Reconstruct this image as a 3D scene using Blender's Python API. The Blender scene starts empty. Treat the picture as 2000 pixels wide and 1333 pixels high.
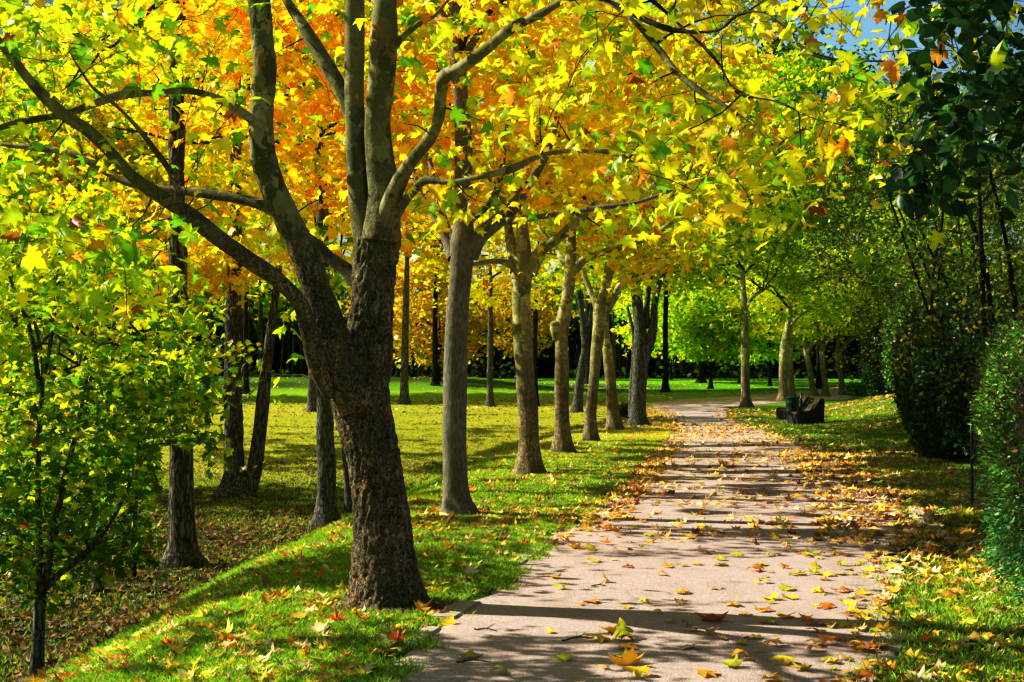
import bpy, math, random
import numpy as np
from mathutils import Vector
R = np.random.default_rng(7)
PI = math.pi
C = bpy.context.scene.collection
SC = bpy.context.scene

# ------------------------------------------------------------------ camera
F, CX, CY, EYE = 2500.0, 1000.0, 666.5, 1.6
PITCH = math.atan(63.5 / F)
cam = bpy.data.objects.new('camera', bpy.data.cameras.new('camera'))
C.objects.link(cam); SC.camera = cam
cam.location = (0, 0, EYE); cam.rotation_euler = (PI / 2 + PITCH, 0, 0)
cam.data.sensor_width = 36; cam.data.lens = F / 2000 * 36
cam.data.clip_start = 0.1; cam.data.clip_end = 3000

def ray(px, py):
    u = (px - CX) / F; v = (CY - py) / F
    return np.array([u, math.cos(PITCH) - v * math.sin(PITCH), math.sin(PITCH) + v * math.cos(PITCH)])
def P(px, py, Y):
    d = ray(px, py); t = Y / d[1]
    return np.array([0, 0, EYE]) + d * t

# ------------------------------------------------------------------ noise
def _h(i, j, k, s):
    n = (i * 374761393 + j * 668265263 + k * 2147483647 + s * 974634777) & 0xffffffff
    n = ((n ^ (n >> 13)) * 1274126177) & 0xffffffff
    n = (n ^ (n >> 16)) & 0xffffffff
    return n / 4294967295.0
def vn(x, y, z=0, s=0):
    x, y, z = np.broadcast_arrays(np.asarray(x, float), np.asarray(y, float), np.asarray(z, float))
    xi = np.floor(x).astype(np.int64); yi = np.floor(y).astype(np.int64); zi = np.floor(z).astype(np.int64)
    fx = x - xi; fy = y - yi; fz = z - zi
    fx = fx * fx * (3 - 2 * fx); fy = fy * fy * (3 - 2 * fy); fz = fz * fz * (3 - 2 * fz)
    r = 0
    for a in (0, 1):
        for b in (0, 1):
            for c in (0, 1):
                w = (fx if a else 1 - fx) * (fy if b else 1 - fy) * (fz if c else 1 - fz)
                r = r + w * _h(xi + a, yi + b, zi + c, s)
    return r * 2 - 1
def fbm(x, y, z=0, s=0, o=3):
    r = 0; a = 1
    for i in range(o):
        r = r + a * vn(np.asarray(x) * 2 ** i, np.asarray(y) * 2 ** i, np.asarray(z) * 2 ** i, s + i); a *= .5
    return r / 1.75
def ss(a, b, x):
    t = np.clip((np.asarray(x, float) - a) / (b - a), 0, 1); return t * t * (3 - 2 * t)

# ------------------------------------------------------------------ terrain
ROWY = [-5, 4, 8.8, 14.2, 20, 25.5, 29.6, 35.4, 39.2, 60, 80, 130]
ROWX = [-3.0, -1.5, -.86, -.58, .26, 1.0, 1.8, 2.8, 3.84, 7.0, 9.5, 16]
LEY = [-8, 5.5, 6.6, 8.6, 10.8, 12.9, 16.7, 23.5, 33.3, 45, 60, 66, 71, 75, 90, 108, 130]   # path edges against distance
LEX = [-3.2, -1.05, -.8, -.42, 0, .46, 1.27, 2.35, 4.1, 5.6, 6.6, 7.2, 9.0, 13.0, 22, 29.5, 37]
REX = [.2, 1.5, 1.9, 2.6, 3.25, 4.1, 4.95, 6.1, 6.9, 7.6, 10.0, 13.5, 18.5, 20.0, 28, 34, 43]
def rowx(y): return np.interp(y, ROWY, ROWX)
def lex(y): return np.interp(y, LEY, LEX)
def rex(y): return np.interp(y, LEY, REX)
def H(x, y):
    x = np.asarray(x, float); y = np.asarray(y, float)
    s = rowx(y) - x
    drop = 1.1 * ss(.75, 4.0, s) * (1 - ss(26, 62, y))
    rise = np.clip((y - 62) / 68, 0, 1) * 1.15 + np.clip(y - 130, 0, 400) * .002
    berm = .75 * np.exp(-((y - 96) / 9) ** 2) * ss(6, -4, x) * ss(-45, -20, x)
    side = .9 * ss(1.5, 9, x - rex(y)) * ss(22, 40, y) * ss(64, 52, y)
    m = np.clip(np.minimum(np.abs(x - lex(y)), np.abs(x - rex(y))), 0, 1.0)
    inside = ((x > lex(y)) & (x < rex(y)))
    b = .035 * fbm(x * .6, y * .6, 0, 3) + .012 * vn(x * 3, y * 3, 0, 9)
    b = np.where(inside, 0, b * m) * np.clip(60 / (y + 30), .2, 1)
    return -drop + rise + berm + side + b
def h(x, y): return float(H(x, y))
def at(px, py):
    d = ray(px, py); t = 3.0; o = np.array([0, 0, EYE])
    p = o
    while t < 260:
        q = o + d * t
        if q[2] <= h(q[0], q[1]):
            lo = t - max(.05, t * .01); hi = t
            for _ in range(20):
                m = (lo + hi) / 2; q = o + d * m
                if q[2] <= h(q[0], q[1]): hi = m
                else: lo = m
            return o + d * hi
        t += max(.05, t * .01)
    return o + d * 120

# ------------------------------------------------------------------ materials
def mat(name):
    m = bpy.data.materials.new(name); m.use_nodes = True
    nt = m.node_tree; nt.nodes.clear()
    return m, nt
class N:
    def __init__(s, nt): s.nt = nt
    def n(s, t, **k):
        nd = s.nt.nodes.new(t)
        for a, v in k.items():
            if a.startswith('i_'):
                key = a[2:]
                key = int(key) if key.isdigit() else key.replace('_', ' ')
                nd.inputs[key].default_value = v
            else: setattr(nd, a, v)
        return nd
    def l(s, a, b): s.nt.links.new(a, b)
    def ramp(s, fac, stops, mode='LINEAR'):
        r = s.nt.nodes.new('ShaderNodeValToRGB'); r.color_ramp.interpolation = mode
        e = r.color_ramp.elements
        while len(e) < len(stops): e.new(.5)
        for i, (p, c) in enumerate(stops):
            e[i].position = p; e[i].color = (*c, 1) if len(c) == 3 else c
        s.l(fac, r.inputs[0]); return r.outputs[0]
    def mix(s, f, a, b, t='MIX'):
        m = s.nt.nodes.new('ShaderNodeMix'); m.data_type = 'RGBA'; m.blend_type = t
        for sock, v in ((m.inputs[0], f), (m.inputs[6], a), (m.inputs[7], b)):
            if isinstance(v, bpy.types.NodeSocket): s.l(v, sock)
            else: sock.default_value = v if not isinstance(v, tuple) or len(v) == 4 else (*v, 1)
        return m.outputs[2]
    def math(s, op, a, b=0.0):
        m = s.nt.nodes.new('ShaderNodeMath'); m.operation = op
        for sock, v in ((m.inputs[0], a), (m.inputs[1], b)):
            if isinstance(v, bpy.types.NodeSocket): s.l(v, sock)
            else: sock.default_value = v
        return m.outputs[0]
    def coord(s, scale=(1, 1, 1), kind='Object'):
        tc = s.nt.nodes.new('ShaderNodeTexCoord'); mp = s.nt.nodes.new('ShaderNodeMapping')
        mp.inputs['Scale'].default_value = scale; s.l(tc.outputs[kind], mp.inputs[0]); return mp.outputs[0]
    def noise(s, vec, scale, detail=3, rough=.55, out=0):
        n = s.nt.nodes.new('ShaderNodeTexNoise'); n.inputs['Scale'].default_value = scale
        n.inputs['Detail'].default_value = detail; n.inputs['Roughness'].default_value = rough
        s.l(vec, n.inputs['Vector']); return n.outputs[out]
    def voro(s, vec, scale, feature='F1', out=0, rnd=1):
        n = s.nt.nodes.new('ShaderNodeTexVoronoi'); n.feature = feature; n.inputs['Scale'].default_value = scale
        n.inputs['Randomness'].default_value = rnd
        s.l(vec, n.inputs['Vector']); return n.outputs[out]
    def out(s, sh):
        o = s.nt.nodes.new('ShaderNodeOutputMaterial'); s.l(sh, o.inputs[0])
    def bsdf(s, col, rough=.8, bump=None, bs=.5, bd=.02, spec=.3, metal=0):
        p = s.nt.nodes.new('ShaderNodeBsdfPrincipled')
        for sock, v in ((p.inputs['Base Color'], col), (p.inputs['Roughness'], rough)):
            if isinstance(v, bpy.types.NodeSocket): s.l(v, sock)
            else: sock.default_value = v if not isinstance(v, tuple) else (*v, 1)
        p.inputs['Specular IOR Level'].default_value = spec; p.inputs['Metallic'].default_value = metal
        if bump is not None:
            b = s.nt.nodes.new('ShaderNodeBump'); b.inputs['Strength'].default_value = bs; b.inputs['Distance'].default_value = bd
            s.l(bump, b.inputs['Height']); s.l(b.outputs[0], p.inputs['Normal'])
        return p.outputs[0]

def leaf_mat(name, trans=.55, gloss=.05, grough=.35, tsat=1.0):
    m, nt = mat(name); q = N(nt)
    a = q.n('ShaderNodeAttribute', attribute_name='Col').outputs['Color']
    vec = q.coord()
    nz = q.noise(vec, 45, 2)
    col = q.mix(.35, a, q.mix(nz, (.25, .2, .12), (1.0, 1.0, .95)), 'MULTIPLY')
    dh = q.n('ShaderNodeHueSaturation', i_Value=(1 - trans) * 1.55); q.l(col, dh.inputs['Color'])
    d = q.n('ShaderNodeBsdfDiffuse'); q.l(dh.outputs[0], d.inputs[0])
    hs = q.n('ShaderNodeHueSaturation', i_Saturation=tsat, i_Value=trans * 1.8); q.l(col, hs.inputs['Color'])
    t = q.n('ShaderNodeBsdfTranslucent'); q.l(hs.outputs[0], t.inputs[0])
    g = q.n('ShaderNodeBsdfGlossy', i_Roughness=grough)
    m1 = q.n('ShaderNodeAddShader'); q.l(d.outputs[0], m1.inputs[0]); q.l(t.outputs[0], m1.inputs[1])
    m2 = q.n('ShaderNodeMixShader', i_Fac=gloss); q.l(m1.outputs[0], m2.inputs[1]); q.l(g.outputs[0], m2.inputs[2])
    q.out(m2.outputs[0]); return m

def plane_bark(name, rough_h=2.4, dark=1.0):
    """mottled plane-tree bark; fissured and dark below rough_h, olive/cream patches above"""
    m, nt = mat(name); q = N(nt)
    v = q.coord((1, 1, .5)); v1 = q.coord()
    wob = q.noise(v1, 5, 4, .6, 1)
    vv = q.n('ShaderNodeVectorMath', operation='MULTIPLY_ADD'); q.l(wob, vv.inputs[0])
    vv.inputs[1].default_value = (.5, .5, .5); q.l(v, vv.inputs[2]); vv = vv.outputs[0]
    cell = q.voro(vv, 9, 'F1', 1)
    cs = q.n('ShaderNodeSeparateColor'); q.l(cell, cs.inputs[0])
    patch = q.ramp(cs.outputs[0], [(0, (.26, .26, .12)), (.35, (.34, .32, .16)), (.55, (.17, .185, .07)), (.72, (.46, .42, .23)), (.87, (.55, .50, .29)), (.95, (.45, .28, .13))], 'CONSTANT')
    sm = q.mix(.35, patch, q.ramp(q.noise(v1, 30, 4), [(.3, (.3, .28, .22)), (.7, (1, 1, .9))]), 'MULTIPLY')
    vf = q.coord((1, 1, .20))
    vfw = q.n('ShaderNodeVectorMath', operation='MULTIPLY_ADD'); q.l(q.noise(v1, 14, 3, .6, 1), vfw.inputs[0]); vfw.inputs[1].default_value = (.16, .16, .12); q.l(vf, vfw.inputs[2])
    edge = q.voro(vfw.outputs[0], 30, 'DISTANCE_TO_EDGE', 0)
    plate = q.voro(vfw.outputs[0], 30, 'F1', 1)
    ps = q.n('ShaderNodeSeparateColor'); q.l(plate, ps.inputs[0])
    rc = q.ramp(ps.outputs[1], [(0, (.32, .27, .18)), (.5, (.58, .50, .35)), (.8, (.27, .25, .14)), (.93, (.60, .40, .20)), (1, (.64, .40, .19))])
    rc = q.mix(q.ramp(q.noise(v1, 3, 3), [(.45, (0, 0, 0)), (.62, (1, 1, 1))]), rc, q.mix(.5, rc, (.07, .10, .03)))
    rc = q.mix(.6, rc, q.ramp(q.noise(v1, 60, 5, .7), [(.3, (.3, .28, .25)), (.75, (1.0, 1.0, .95))]), 'MULTIPLY')
    crk = q.math('MULTIPLY', q.ramp(edge, [(0, (1, 1, 1)), (.11, (0, 0, 0))]), q.ramp(q.noise(v1, 11, 4, .7), [(.32, (.25, .25, .25)), (.55, (1, 1, 1))]))
    rc = q.mix(crk, rc, (.035, .025, .016))
    sep = q.n('ShaderNodeSeparateXYZ'); q.l(v1, sep.inputs[0])
    hz = q.math('ADD', sep.outputs[2], q.math('MULTIPLY', q.math('SUBTRACT', q.noise(v1, 2.2, 5, .65), .5), 2.6))
    f = q.n('ShaderNodeMapRange'); q.l(hz, f.inputs[0]); f.inputs[1].default_value = rough_h - .3; f.inputs[2].default_value = rough_h + .7
    fac = f.outputs[0]
    col = q.mix(fac, rc, sm)
    if dark != 1: col = q.mix(1.0, col, (dark, dark, dark), 'MULTIPLY')
    bh = q.mix(fac, q.math('ADD', q.math('MINIMUM', edge, .12), q.math('MULTIPLY', q.noise(v1, 60, 5, .7), .12)), q.math('MULTIPLY', q.noise(v1, 40, 3), .03))
    q.out(q.bsdf(col, .85, bh, 1.0, .085, .2)); return m

def ridged_bark(name, c0, c1, scale=22, stretch=.12, bd=.035):
    m, nt = mat(name); q = N(nt)
    v = q.coord((1, 1, stretch)); v1 = q.coord()
    w = q.n('ShaderNodeVectorMath', operation='MULTIPLY_ADD'); q.l(q.noise(v1, 4, 3, .6, 1), w.inputs[0]); w.inputs[1].default_value = (.1, .1, .1); q.l(v, w.inputs[2])
    e = q.voro(w.outputs[0], scale, 'DISTANCE_TO_EDGE', 0)
    n2 = q.noise(v1, 50, 4, .65)
    col = q.ramp(e, [(0, tuple(x * .35 for x in c0)), (.08, c0), (.3, c1)])
    col = q.mix(.55, col, q.ramp(n2, [(.25, (.35, .33, .3)), (.75, (1, 1, 1))]), 'MULTIPLY')
    col = q.mix(q.ramp(q.noise(v1, 1.7, 3), [(.5, (0, 0, 0)), (.75, (.6, .6, .6))]), col, (.07, .09, .035))
    q.out(q.bsdf(col, .9, q.math('ADD', q.math('MINIMUM', e, .15), q.math('MULTIPLY', n2, .1)), 1, bd, .2)); return m

def smooth_bark(name):
    m, nt = mat(name); q = N(nt)
    v1 = q.coord(); v = q.coord((1, 1, .25))
    n1 = q.noise(v, 55, 5, .7); n2 = q.noise(v1, 5, 4)
    col = q.ramp(n1, [(.3, (.12, .115, .09)), (.5, (.30, .285, .22)), (.75, (.52, .49, .40))])
    col = q.mix(.5, col, q.ramp(n2, [(.3, (.35, .33, .28)), (.7, (1, 1, .95))]), 'MULTIPLY')
    col = q.mix(q.ramp(q.noise(v1, 2.3, 4), [(.6, (0, 0, 0)), (.72, (.55, .55, .55))]), col, (.36, .34, .28))
    q.out(q.bsdf(col, .85, n1, .7, .01, .2)); return m

M = {}
M['leaf_near'] = leaf_mat('plane_leaf', .6, .05, .4)
M['leaf'] = leaf_mat('tree_leaf', .55, .035, .4)
M['leaf_dark'] = leaf_mat('dark_leaf', .3, .045, .42)
M['litter'] = leaf_mat('fallen_leaf', .15, .03, .5)
M['grassblade'] = leaf_mat('grass_blade', .35, .03, .4)
M['bark_plane'] = plane_bark('plane_bark', 2.35)
M['bark_plane_far'] = plane_bark('plane_bark_far', 1.6, 1.5)
M['bark_smooth'] = smooth_bark('maple_bark')
M['bark_ridge'] = ridged_bark('furrowed_bark', (.14, .125, .1), (.42, .39, .32), 20)
M['bark_grey'] = ridged_bark('grey_bark', (.13, .13, .11), (.36, .36, .31), 26, .1, .02)
M['bark_dark'] = ridged_bark('dark_bark', (.03, .026, .02), (.07, .06, .045), 30)
def twig_mat():
    m, nt = mat('twig_bark'); q = N(nt)
    c = q.ramp(q.noise(q.coord(), 12, 3), [(.35, (.035, .03, .018)), (.6, (.075, .07, .035)), (.8, (.13, .12, .06))])
    q.out(q.bsdf(c, .8)); return m
M['twig'] = twig_mat()

def ground_mat():
    m, nt = mat('lawn_ground'); q = N(nt)
    a = q.n('ShaderNodeAttribute', attribute_name='Col').outputs['Color']
    v = q.coord()
    n1 = q.noise(v, 9, 6, .7); n2 = q.noise(v, 60, 4, .7); vo = q.voro(v, 14, 'F1', 1)
    col = q.mix(.7, a, q.ramp(n2, [(.3, (.35, .35, .3)), (.7, (1.3, 1.3, 1.2))]), 'MULTIPLY')
    col = q.mix(.5, col, q.ramp(n1, [(.3, (.45, .5, .4)), (.7, (1.2, 1.15, 1.0))]), 'MULTIPLY')
    q.out(q.bsdf(col, .95, q.math('ADD', n2, n1), .8, .05, .1)); return m
M['ground'] = ground_mat()
def path_mat():
    m, nt = mat('gravel_path'); q = N(nt)
    v = q.coord()
    g = q.voro(v, 170, 'F1', 1); gs = q.n('ShaderNodeSeparateColor'); q.l(g, gs.inputs[0])
    gd = q.voro(v, 170, 'F1', 0)
    n1 = q.noise(v, 1.1, 5, .6); n2 = q.noise(v, 18, 5, .7)
    base = q.ramp(gs.outputs[0], [(0, (.50, .38, .33)), (.35, (.66, .50, .45)), (.75, (.86, .69, .62)), (.93, (.97, .86, .8)), (1, (.2, .14, .12))])
    base = q.mix(.45, base, q.ramp(n2, [(.3, (.7, .66, .64)), (.7, (1.2, 1.18, 1.15))]), 'MULTIPLY')
    base = q.mix(q.ramp(n1, [(.35, (0, 0, 0)), (.7, (.55, .55, .55))]), base, (.76, .59, .53))
    n3 = q.noise(q.coord((1.6, .5, 1)), 1.3, 6, .65)
    base = q.mix(q.ramp(n3, [(.5, (0, 0, 0)), (.72, (.5, .5, .5))]), base, (.50, .36, .30))      # worn, damp and dusty patches
    base = q.mix(q.ramp(q.noise(v, 7, 6, .75), [(.62, (0, 0, 0)), (.70, (.55, .55, .55))]), base, (.36, .24, .15))
    q.out(q.bsdf(base, .9, q.math('ADD', q.math('MULTIPLY', gd, -1.0), q.math('MULTIPLY', n2, 1.5)), .6, .008, .25)); return m
M['path'] = path_mat()
def concrete(name, c=(.3, .29, .26)):
    m, nt = mat(name); q = N(nt); v = q.coord()
    col = q.mix(.6, c, q.ramp(q.noise(v, 14, 6, .7), [(.3, (.45, .43, .4)), (.7, (1.1, 1.1, 1.1))]), 'MULTIPLY')
    q.out(q.bsdf(col, .85, q.noise(v, 90, 3), .5, .01)); return m
M['kerb'] = concrete('kerb_concrete', (.72, .64, .5))
M['bench'] = concrete('bench_concrete', (.055, .055, .06))
M['bench_seat'] = concrete('bench_seat', (.12, .10, .05))
def paint(name, c, rough=.4):
    m, nt = mat(name); q = N(nt); v = q.coord()
    col = q.mix(.5, c, q.ramp(q.noise(v, 20, 4), [(.3, (.5, .5, .5)), (.7, (1.1, 1.1, 1.1))]), 'MULTIPLY')
    q.out(q.bsdf(col, rough, None, spec=.5)); return m
M['green_paint'] = paint('green_paint', (.008, .06, .04))
M['soil'] = concrete('bare_soil', (.15, .09, .06))

# ------------------------------------------------------------------ mesh helpers
def mesh_np(name, V, T, cols=None, smooth=False, quads=False):
    k = 4 if quads else 3
    me = bpy.data.meshes.new(name)
    V = np.ascontiguousarray(V, np.float32); T = np.ascontiguousarray(T, np.int32)
    me.vertices.add(len(V)); me.vertices.foreach_set('co', V.ravel())
    me.loops.add(len(T) * k); me.loops.foreach_set('vertex_index', T.ravel())
    me.polygons.add(len(T)); me.polygons.foreach_set('loop_start', np.arange(0, len(T) * k, k, dtype=np.int32))
    me.update(calc_edges=True)
    if smooth: me.polygons.foreach_set('use_smooth', np.ones(len(T), bool))
    if cols is not None:
        at_ = me.color_attributes.new('Col', 'FLOAT_COLOR', 'POINT')
        c4 = np.ones((len(V), 4), np.float32); c4[:, :3] = cols
        at_.data.foreach_set('color', c4.ravel())
    return me
def link(name, me, m, parent=None, loc=None):
    o = bpy.data.objects.new(name, me); C.objects.link(o)
    if m is not None and me is not None and not me.materials: me.materials.append(m)
    if parent is not None: o.parent = parent
    if loc is not None: o.location = [float(a) for a in loc]
    return o
def root(name, label, cat, loc, group=None):
    o = bpy.data.objects.new(name, None); C.objects.link(o); o.location = [float(a) for a in loc]
    o.empty_display_size = .2
    o['label'] = label; o['category'] = cat
    if group: o['group'] = group
    return o

def catmull(pts, step):
    pts = np.asarray(pts, float)
    if len(pts) == 2:
        n = max(2, int(np.linalg.norm(pts[1, :3] - pts[0, :3]) / step) + 1)
        return pts[0] + (pts[1] - pts[0]) * np.linspace(0, 1, n)[:, None]
    p = np.vstack([2 * pts[0] - pts[1], pts, 2 * pts[-1] - pts[-2]]); out = []
    for i in range(1, len(p) - 2):
        n = max(1, int(np.linalg.norm(p[i + 1, :3] - p[i, :3]) / step))
        t = np.linspace(0, 1, n, endpoint=False)[:, None]
        out.append(.5 * (2 * p[i] + (p[i + 1] - p[i - 1]) * t + (2 * p[i - 1] - 5 * p[i] + 4 * p[i + 1] - p[i + 2]) * t ** 2 + (3 * p[i] - p[i - 1] - 3 * p[i + 1] + p[i + 2]) * t ** 3))
    out.append(pts[-1:]); return np.vstack(out)
def frames(p):
    t = np.gradient(p, axis=0); t /= np.linalg.norm(t, axis=1)[:, None] + 1e-9
    ref = np.array([0, 1., 0]) if abs(t[:, 1]).mean() < .8 else np.array([1., 0, 0])
    u = np.cross(t, ref); u /= np.linalg.norm(u, axis=1)[:, None] + 1e-9
    v = np.cross(t, u); return t, u, v
class Tubes:
    def __init__(s): s.V = []; s.T = []; s.n = 0
    def add(s, p, r, sides=6, disp=None, cap=True):
        p = np.asarray(p, float); r = np.asarray(r, float); n = len(p)
        t, u, v = frames(p)
        a = np.linspace(0, 2 * PI, sides, endpoint=False)
        ring = u[:, None] * np.cos(a)[None, :, None] + v[:, None] * np.sin(a)[None, :, None]
        rr = np.broadcast_to(r[:, None], (n, sides))
        V = p[:, None] + ring * rr[..., None]
        if disp is not None: V = p[:, None] + ring * disp(V, rr, a)[..., None]
        V = V.reshape(-1, 3)
        i = np.arange(n - 1)[:, None] * sides; j = np.arange(sides)[None]; j2 = (j + 1) % sides
        q = np.stack([i + j, i + j2, i + sides + j2, i + sides + j], -1).reshape(-1, 4)
        T = np.vstack([q[:, [0, 1, 2]], q[:, [0, 2, 3]]])
        if cap:
            V = np.vstack([V, p[-1:] + t[-1:] * min(r[-1], .02)])
            c = len(V) - 1; b = (n - 1) * sides
            T = np.vstack([T, np.stack([b + j[0], b + j2[0], np.full(sides, c)], -1)])
        s.V.append(V); s.T.append(T + s.n); s.n += len(V)
    def mesh(s, name, o):
        return mesh_np(name, np.vstack(s.V) - np.asarray(o), np.vstack(s.T), smooth=True)

def bark_disp(lump=.03, fiss=.012, seed=0, flare=None, o=None, fs=26):
    def f(V, rr, a):
        x, y, z = V[..., 0], V[..., 1], V[..., 2]
        d = rr + lump * fbm(x * 3.2, y * 3.2, z * 1.8, seed)
        if fiss:
            rg = 1 - np.abs(fbm(x * fs, y * fs, z * fs * .22, seed + 5, 2)) * 1.8
            d = d - fiss * ss(.72, 1.0, rg) + fiss * .5 * vn(x * 60, y * 60, z * 30, seed + 9)
        if flare is not None:
            hh = np.clip(z - o[2], 0, 9)
            lob = .55 + .45 * np.cos(a * 4 + seed) * np.cos(a * 2.3 + 1)
            d = d * (1 + flare * np.exp(-hh / .2) * (.5 + lob))
        return d
    return f

# ------------------------------------------------------------------ leaf templates
def fan(outline, c, curl=.25, cup=.0, tint=.12, pet=0, tip=0.):
    o = np.array(outline, float); V = np.vstack([[c], o]); n = len(o)
    z = -curl * V[:, 0] ** 2 * 2 - cup * (V[:, 1] - .4) ** 2 + tip * V[:, 0] * V[:, 1]
    V = np.column_stack([V, z])
    T = np.array([[0, 1 + i, 1 + (i + 1) % n] for i in range(n)])
    w = np.ones(len(V)); w[1:] = 1 - tint; w[0] = 1 + tint
    if pet:
        b = len(V); V = np.vstack([V, [[-.012, .02, 0], [.012, .02, 0], [.01, -pet, -.06], [-.01, -pet, -.06]]])
        T = np.vstack([T, [[b, b + 1, b + 2], [b, b + 2, b + 3]]]); w = np.append(w, [.6] * 4)
    V[:, 1] += pet * .0
    return V, T, w
half = [(.13, -.07), (.33, -.03), (.50, .10), (.37, .19), (.30, .28), (.45, .36), (.60, .58), (.40, .555), (.20, .56), (.25, .70), (.13, .84)]
OUT_HI = [(0, .03)] + half + [(0, 1.04)] + [(-x, y) for x, y in half[::-1]]
hm = [(.46, .06), (.27, .27), (.56, .56), (.19, .56)]
OUT_MID = [(0, 0)] + hm + [(0, 1.0)] + [(-x, y) for x, y in hm[::-1]]
hmap = [(.2, -.1), (.48, .02), (.3, .2), (.62, .36), (.5, .46), (.3, .48), (.36, .7), (.2, .68)]
OUT_MAPLE = [(0, 0)] + hmap + [(0, 1.0)] + [(-x, y) for x, y in hmap[::-1]]
OUT_ROUND = [(0, .03), (.2, -.02), (.38, .22), (.38, .5), (.22, .8), (.06, .98), (0, 1.1), (-.06, .98), (-.22, .8), (-.38, .5), (-.38, .22), (-.2, -.02)]
OUT_OVAL = [(0, 0), (.2, .3), (.17, .7), (0, 1), (-.17, .7), (-.2, .3)]
T_HI = [fan(OUT_HI, (0, .36), c, u, .10, .35, t) for c, u, t in ((.15, .1, .1), (.35, -.3, -.2), (.05, .5, .25), (.5, .2, 0))]
T_MID = [fan(OUT_MID, (0, .36), c, u, .10, 0, t) for c, u, t in ((.2, .1, .1), (.4, -.2, -.2), (.1, .5, 0))]
T_MAPLE = [fan(OUT_MAPLE, (0, .34), c, u, .10, .3, t) for c, u, t in ((.1, .1, .1), (.3, -.2, -.1), (.1, .4, 0))]
T_ROUND = [fan(OUT_ROUND, (0, .45), c, u, .12, .2, 0) for c, u in ((.2, .1), (.5, .3))]
T_OVAL = [fan(OUT_OVAL, (0, .45), .5, .1, .1, 0, 0)]
T_LO = [(np.array([[0, 0, 0], [.5, .42, -.1], [0, 1, -.05], [-.5, .42, -.1]]), np.array([[0, 1, 2], [0, 2, 3]]), np.array([1, .92, 1.05, .95])),
        (np.array([[0, 0, 0], [.42, .55, .08], [0, .9, -.15], [-.5, .35, -.12]]), np.array([[0, 1, 2], [0, 2, 3]]), np.array([1.05, .95, .95, 1]))]
T_FALL = [fan(OUT_HI, (0, .36), c, u, .12, .3, t) for c, u, t in ((.35, .25, .2), (-.25, .3, -.2), (.5, -.2, .5), (-.4, -.2, .2))]
T_FALLM = [fan(OUT_MID, (0, .36), c, u, .12, 0, t) for c, u, t in ((.5, .3, .3), (-.3, .4, -.3), (.5, -.3, .5), (-.5, -.2, .2))]

PAL = {
 'plane':   [((.34, .48, .01), 4), ((.60, .66, .012), 3.5), ((.15, .36, .012), 2), ((.80, .68, .012), 2), ((.55, .28, .03), .6), ((.30, .11, .02), .15)],
 'planegold': [((.70, .66, .012), 4), ((.45, .52, .01), 3.4), ((.88, .56, .012), 2.2), ((.20, .38, .012), 1.2), ((.70, .30, .03), .8), ((.35, .12, .02), .12)],
 'orange':  [((.95, .50, .015), 4), ((.95, .62, .02), 4), ((.88, .38, .015), .9), ((.92, .74, .03), 2.6)],
 'gold':    [((.92, .66, .012), 4), ((.85, .74, .015), 3), ((.60, .62, .012), 2), ((.9, .45, .02), 1)],
 'yellow':  [((.76, .72, .012), 4), ((.54, .62, .012), 3), ((.30, .46, .01), 2), ((.85, .52, .012), .8)],
 'lime':    [((.34, .46, .01), 4), ((.18, .36, .01), 3), ((.60, .62, .012), 3), ((.09, .24, .01), 1.5), ((.8, .55, .02), .6)],
 'green':   [((.07, .20, .012), 4), ((.13, .30, .015), 4), ((.24, .38, .02), 2), ((.5, .45, .02), .8), ((.4, .12, .02), .12)],
 'rust':    [((.42, .30, .03), 4), ((.55, .42, .03), 3), ((.3, .3, .02), 3), ((.45, .16, .03), 1.5)],
 'deep':    [((.012, .05, .010), 4), ((.02, .075, .012), 3), ((.035, .11, .02), 1.3)],
 'hedge':   [((.04, .12, .015), 4), ((.08, .20, .02), 3), ((.16, .30, .04), 1.8), ((.25, .16, .06), .8)],
 'ivy':     [((.04, .15, .04), 4), ((.07, .22, .06), 3), ((.12, .26, .11), 1.5)],
 'fall':    [((.62, .50, .28), 4), ((.70, .48, .06), 4), ((.62, .36, .05), 3), ((.50, .24, .04), 3), ((.62, .14, .02), 1.0), ((.55, .48, .08), 2), ((.55, .42, .24), 3), ((.25, .13, .06), 2)],
 'falld':   [((.30, .19, .07), 4), ((.22, .13, .06), 4), ((.45, .30, .06), 2), ((.30, .25, .17), 3), ((.35, .12, .03), .5)],
 'sparse':  [((.30, .28, .02), 2), ((.10, .18, .015), 4), ((.05, .10, .01), 4), ((.5, .4, .04), .8)],
}
BOOST = dict(plane=1.3, planegold=1.3, orange=1.1, gold=1.25, yellow=1.25, lime=1.25, green=.85, deep=1.5, rust=1.3, fall=1.5, falld=.85, hedge=1.9, ivy=1.8, sparse=1.6)
def pick(pal, n, var=.18):
    cs = np.minimum(np.array([c for c, w in PAL[pal]]) * BOOST.get(pal, 1.0), .97); w = np.array([w for c, w in PAL[pal]], float)
    i = R.choice(len(cs), n, p=w / w.sum())
    return cs[i] * (1 + R.uniform(-var, var, (n, 1))) * (1 + R.uniform(-.06, .06, (n, 3)))

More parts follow.
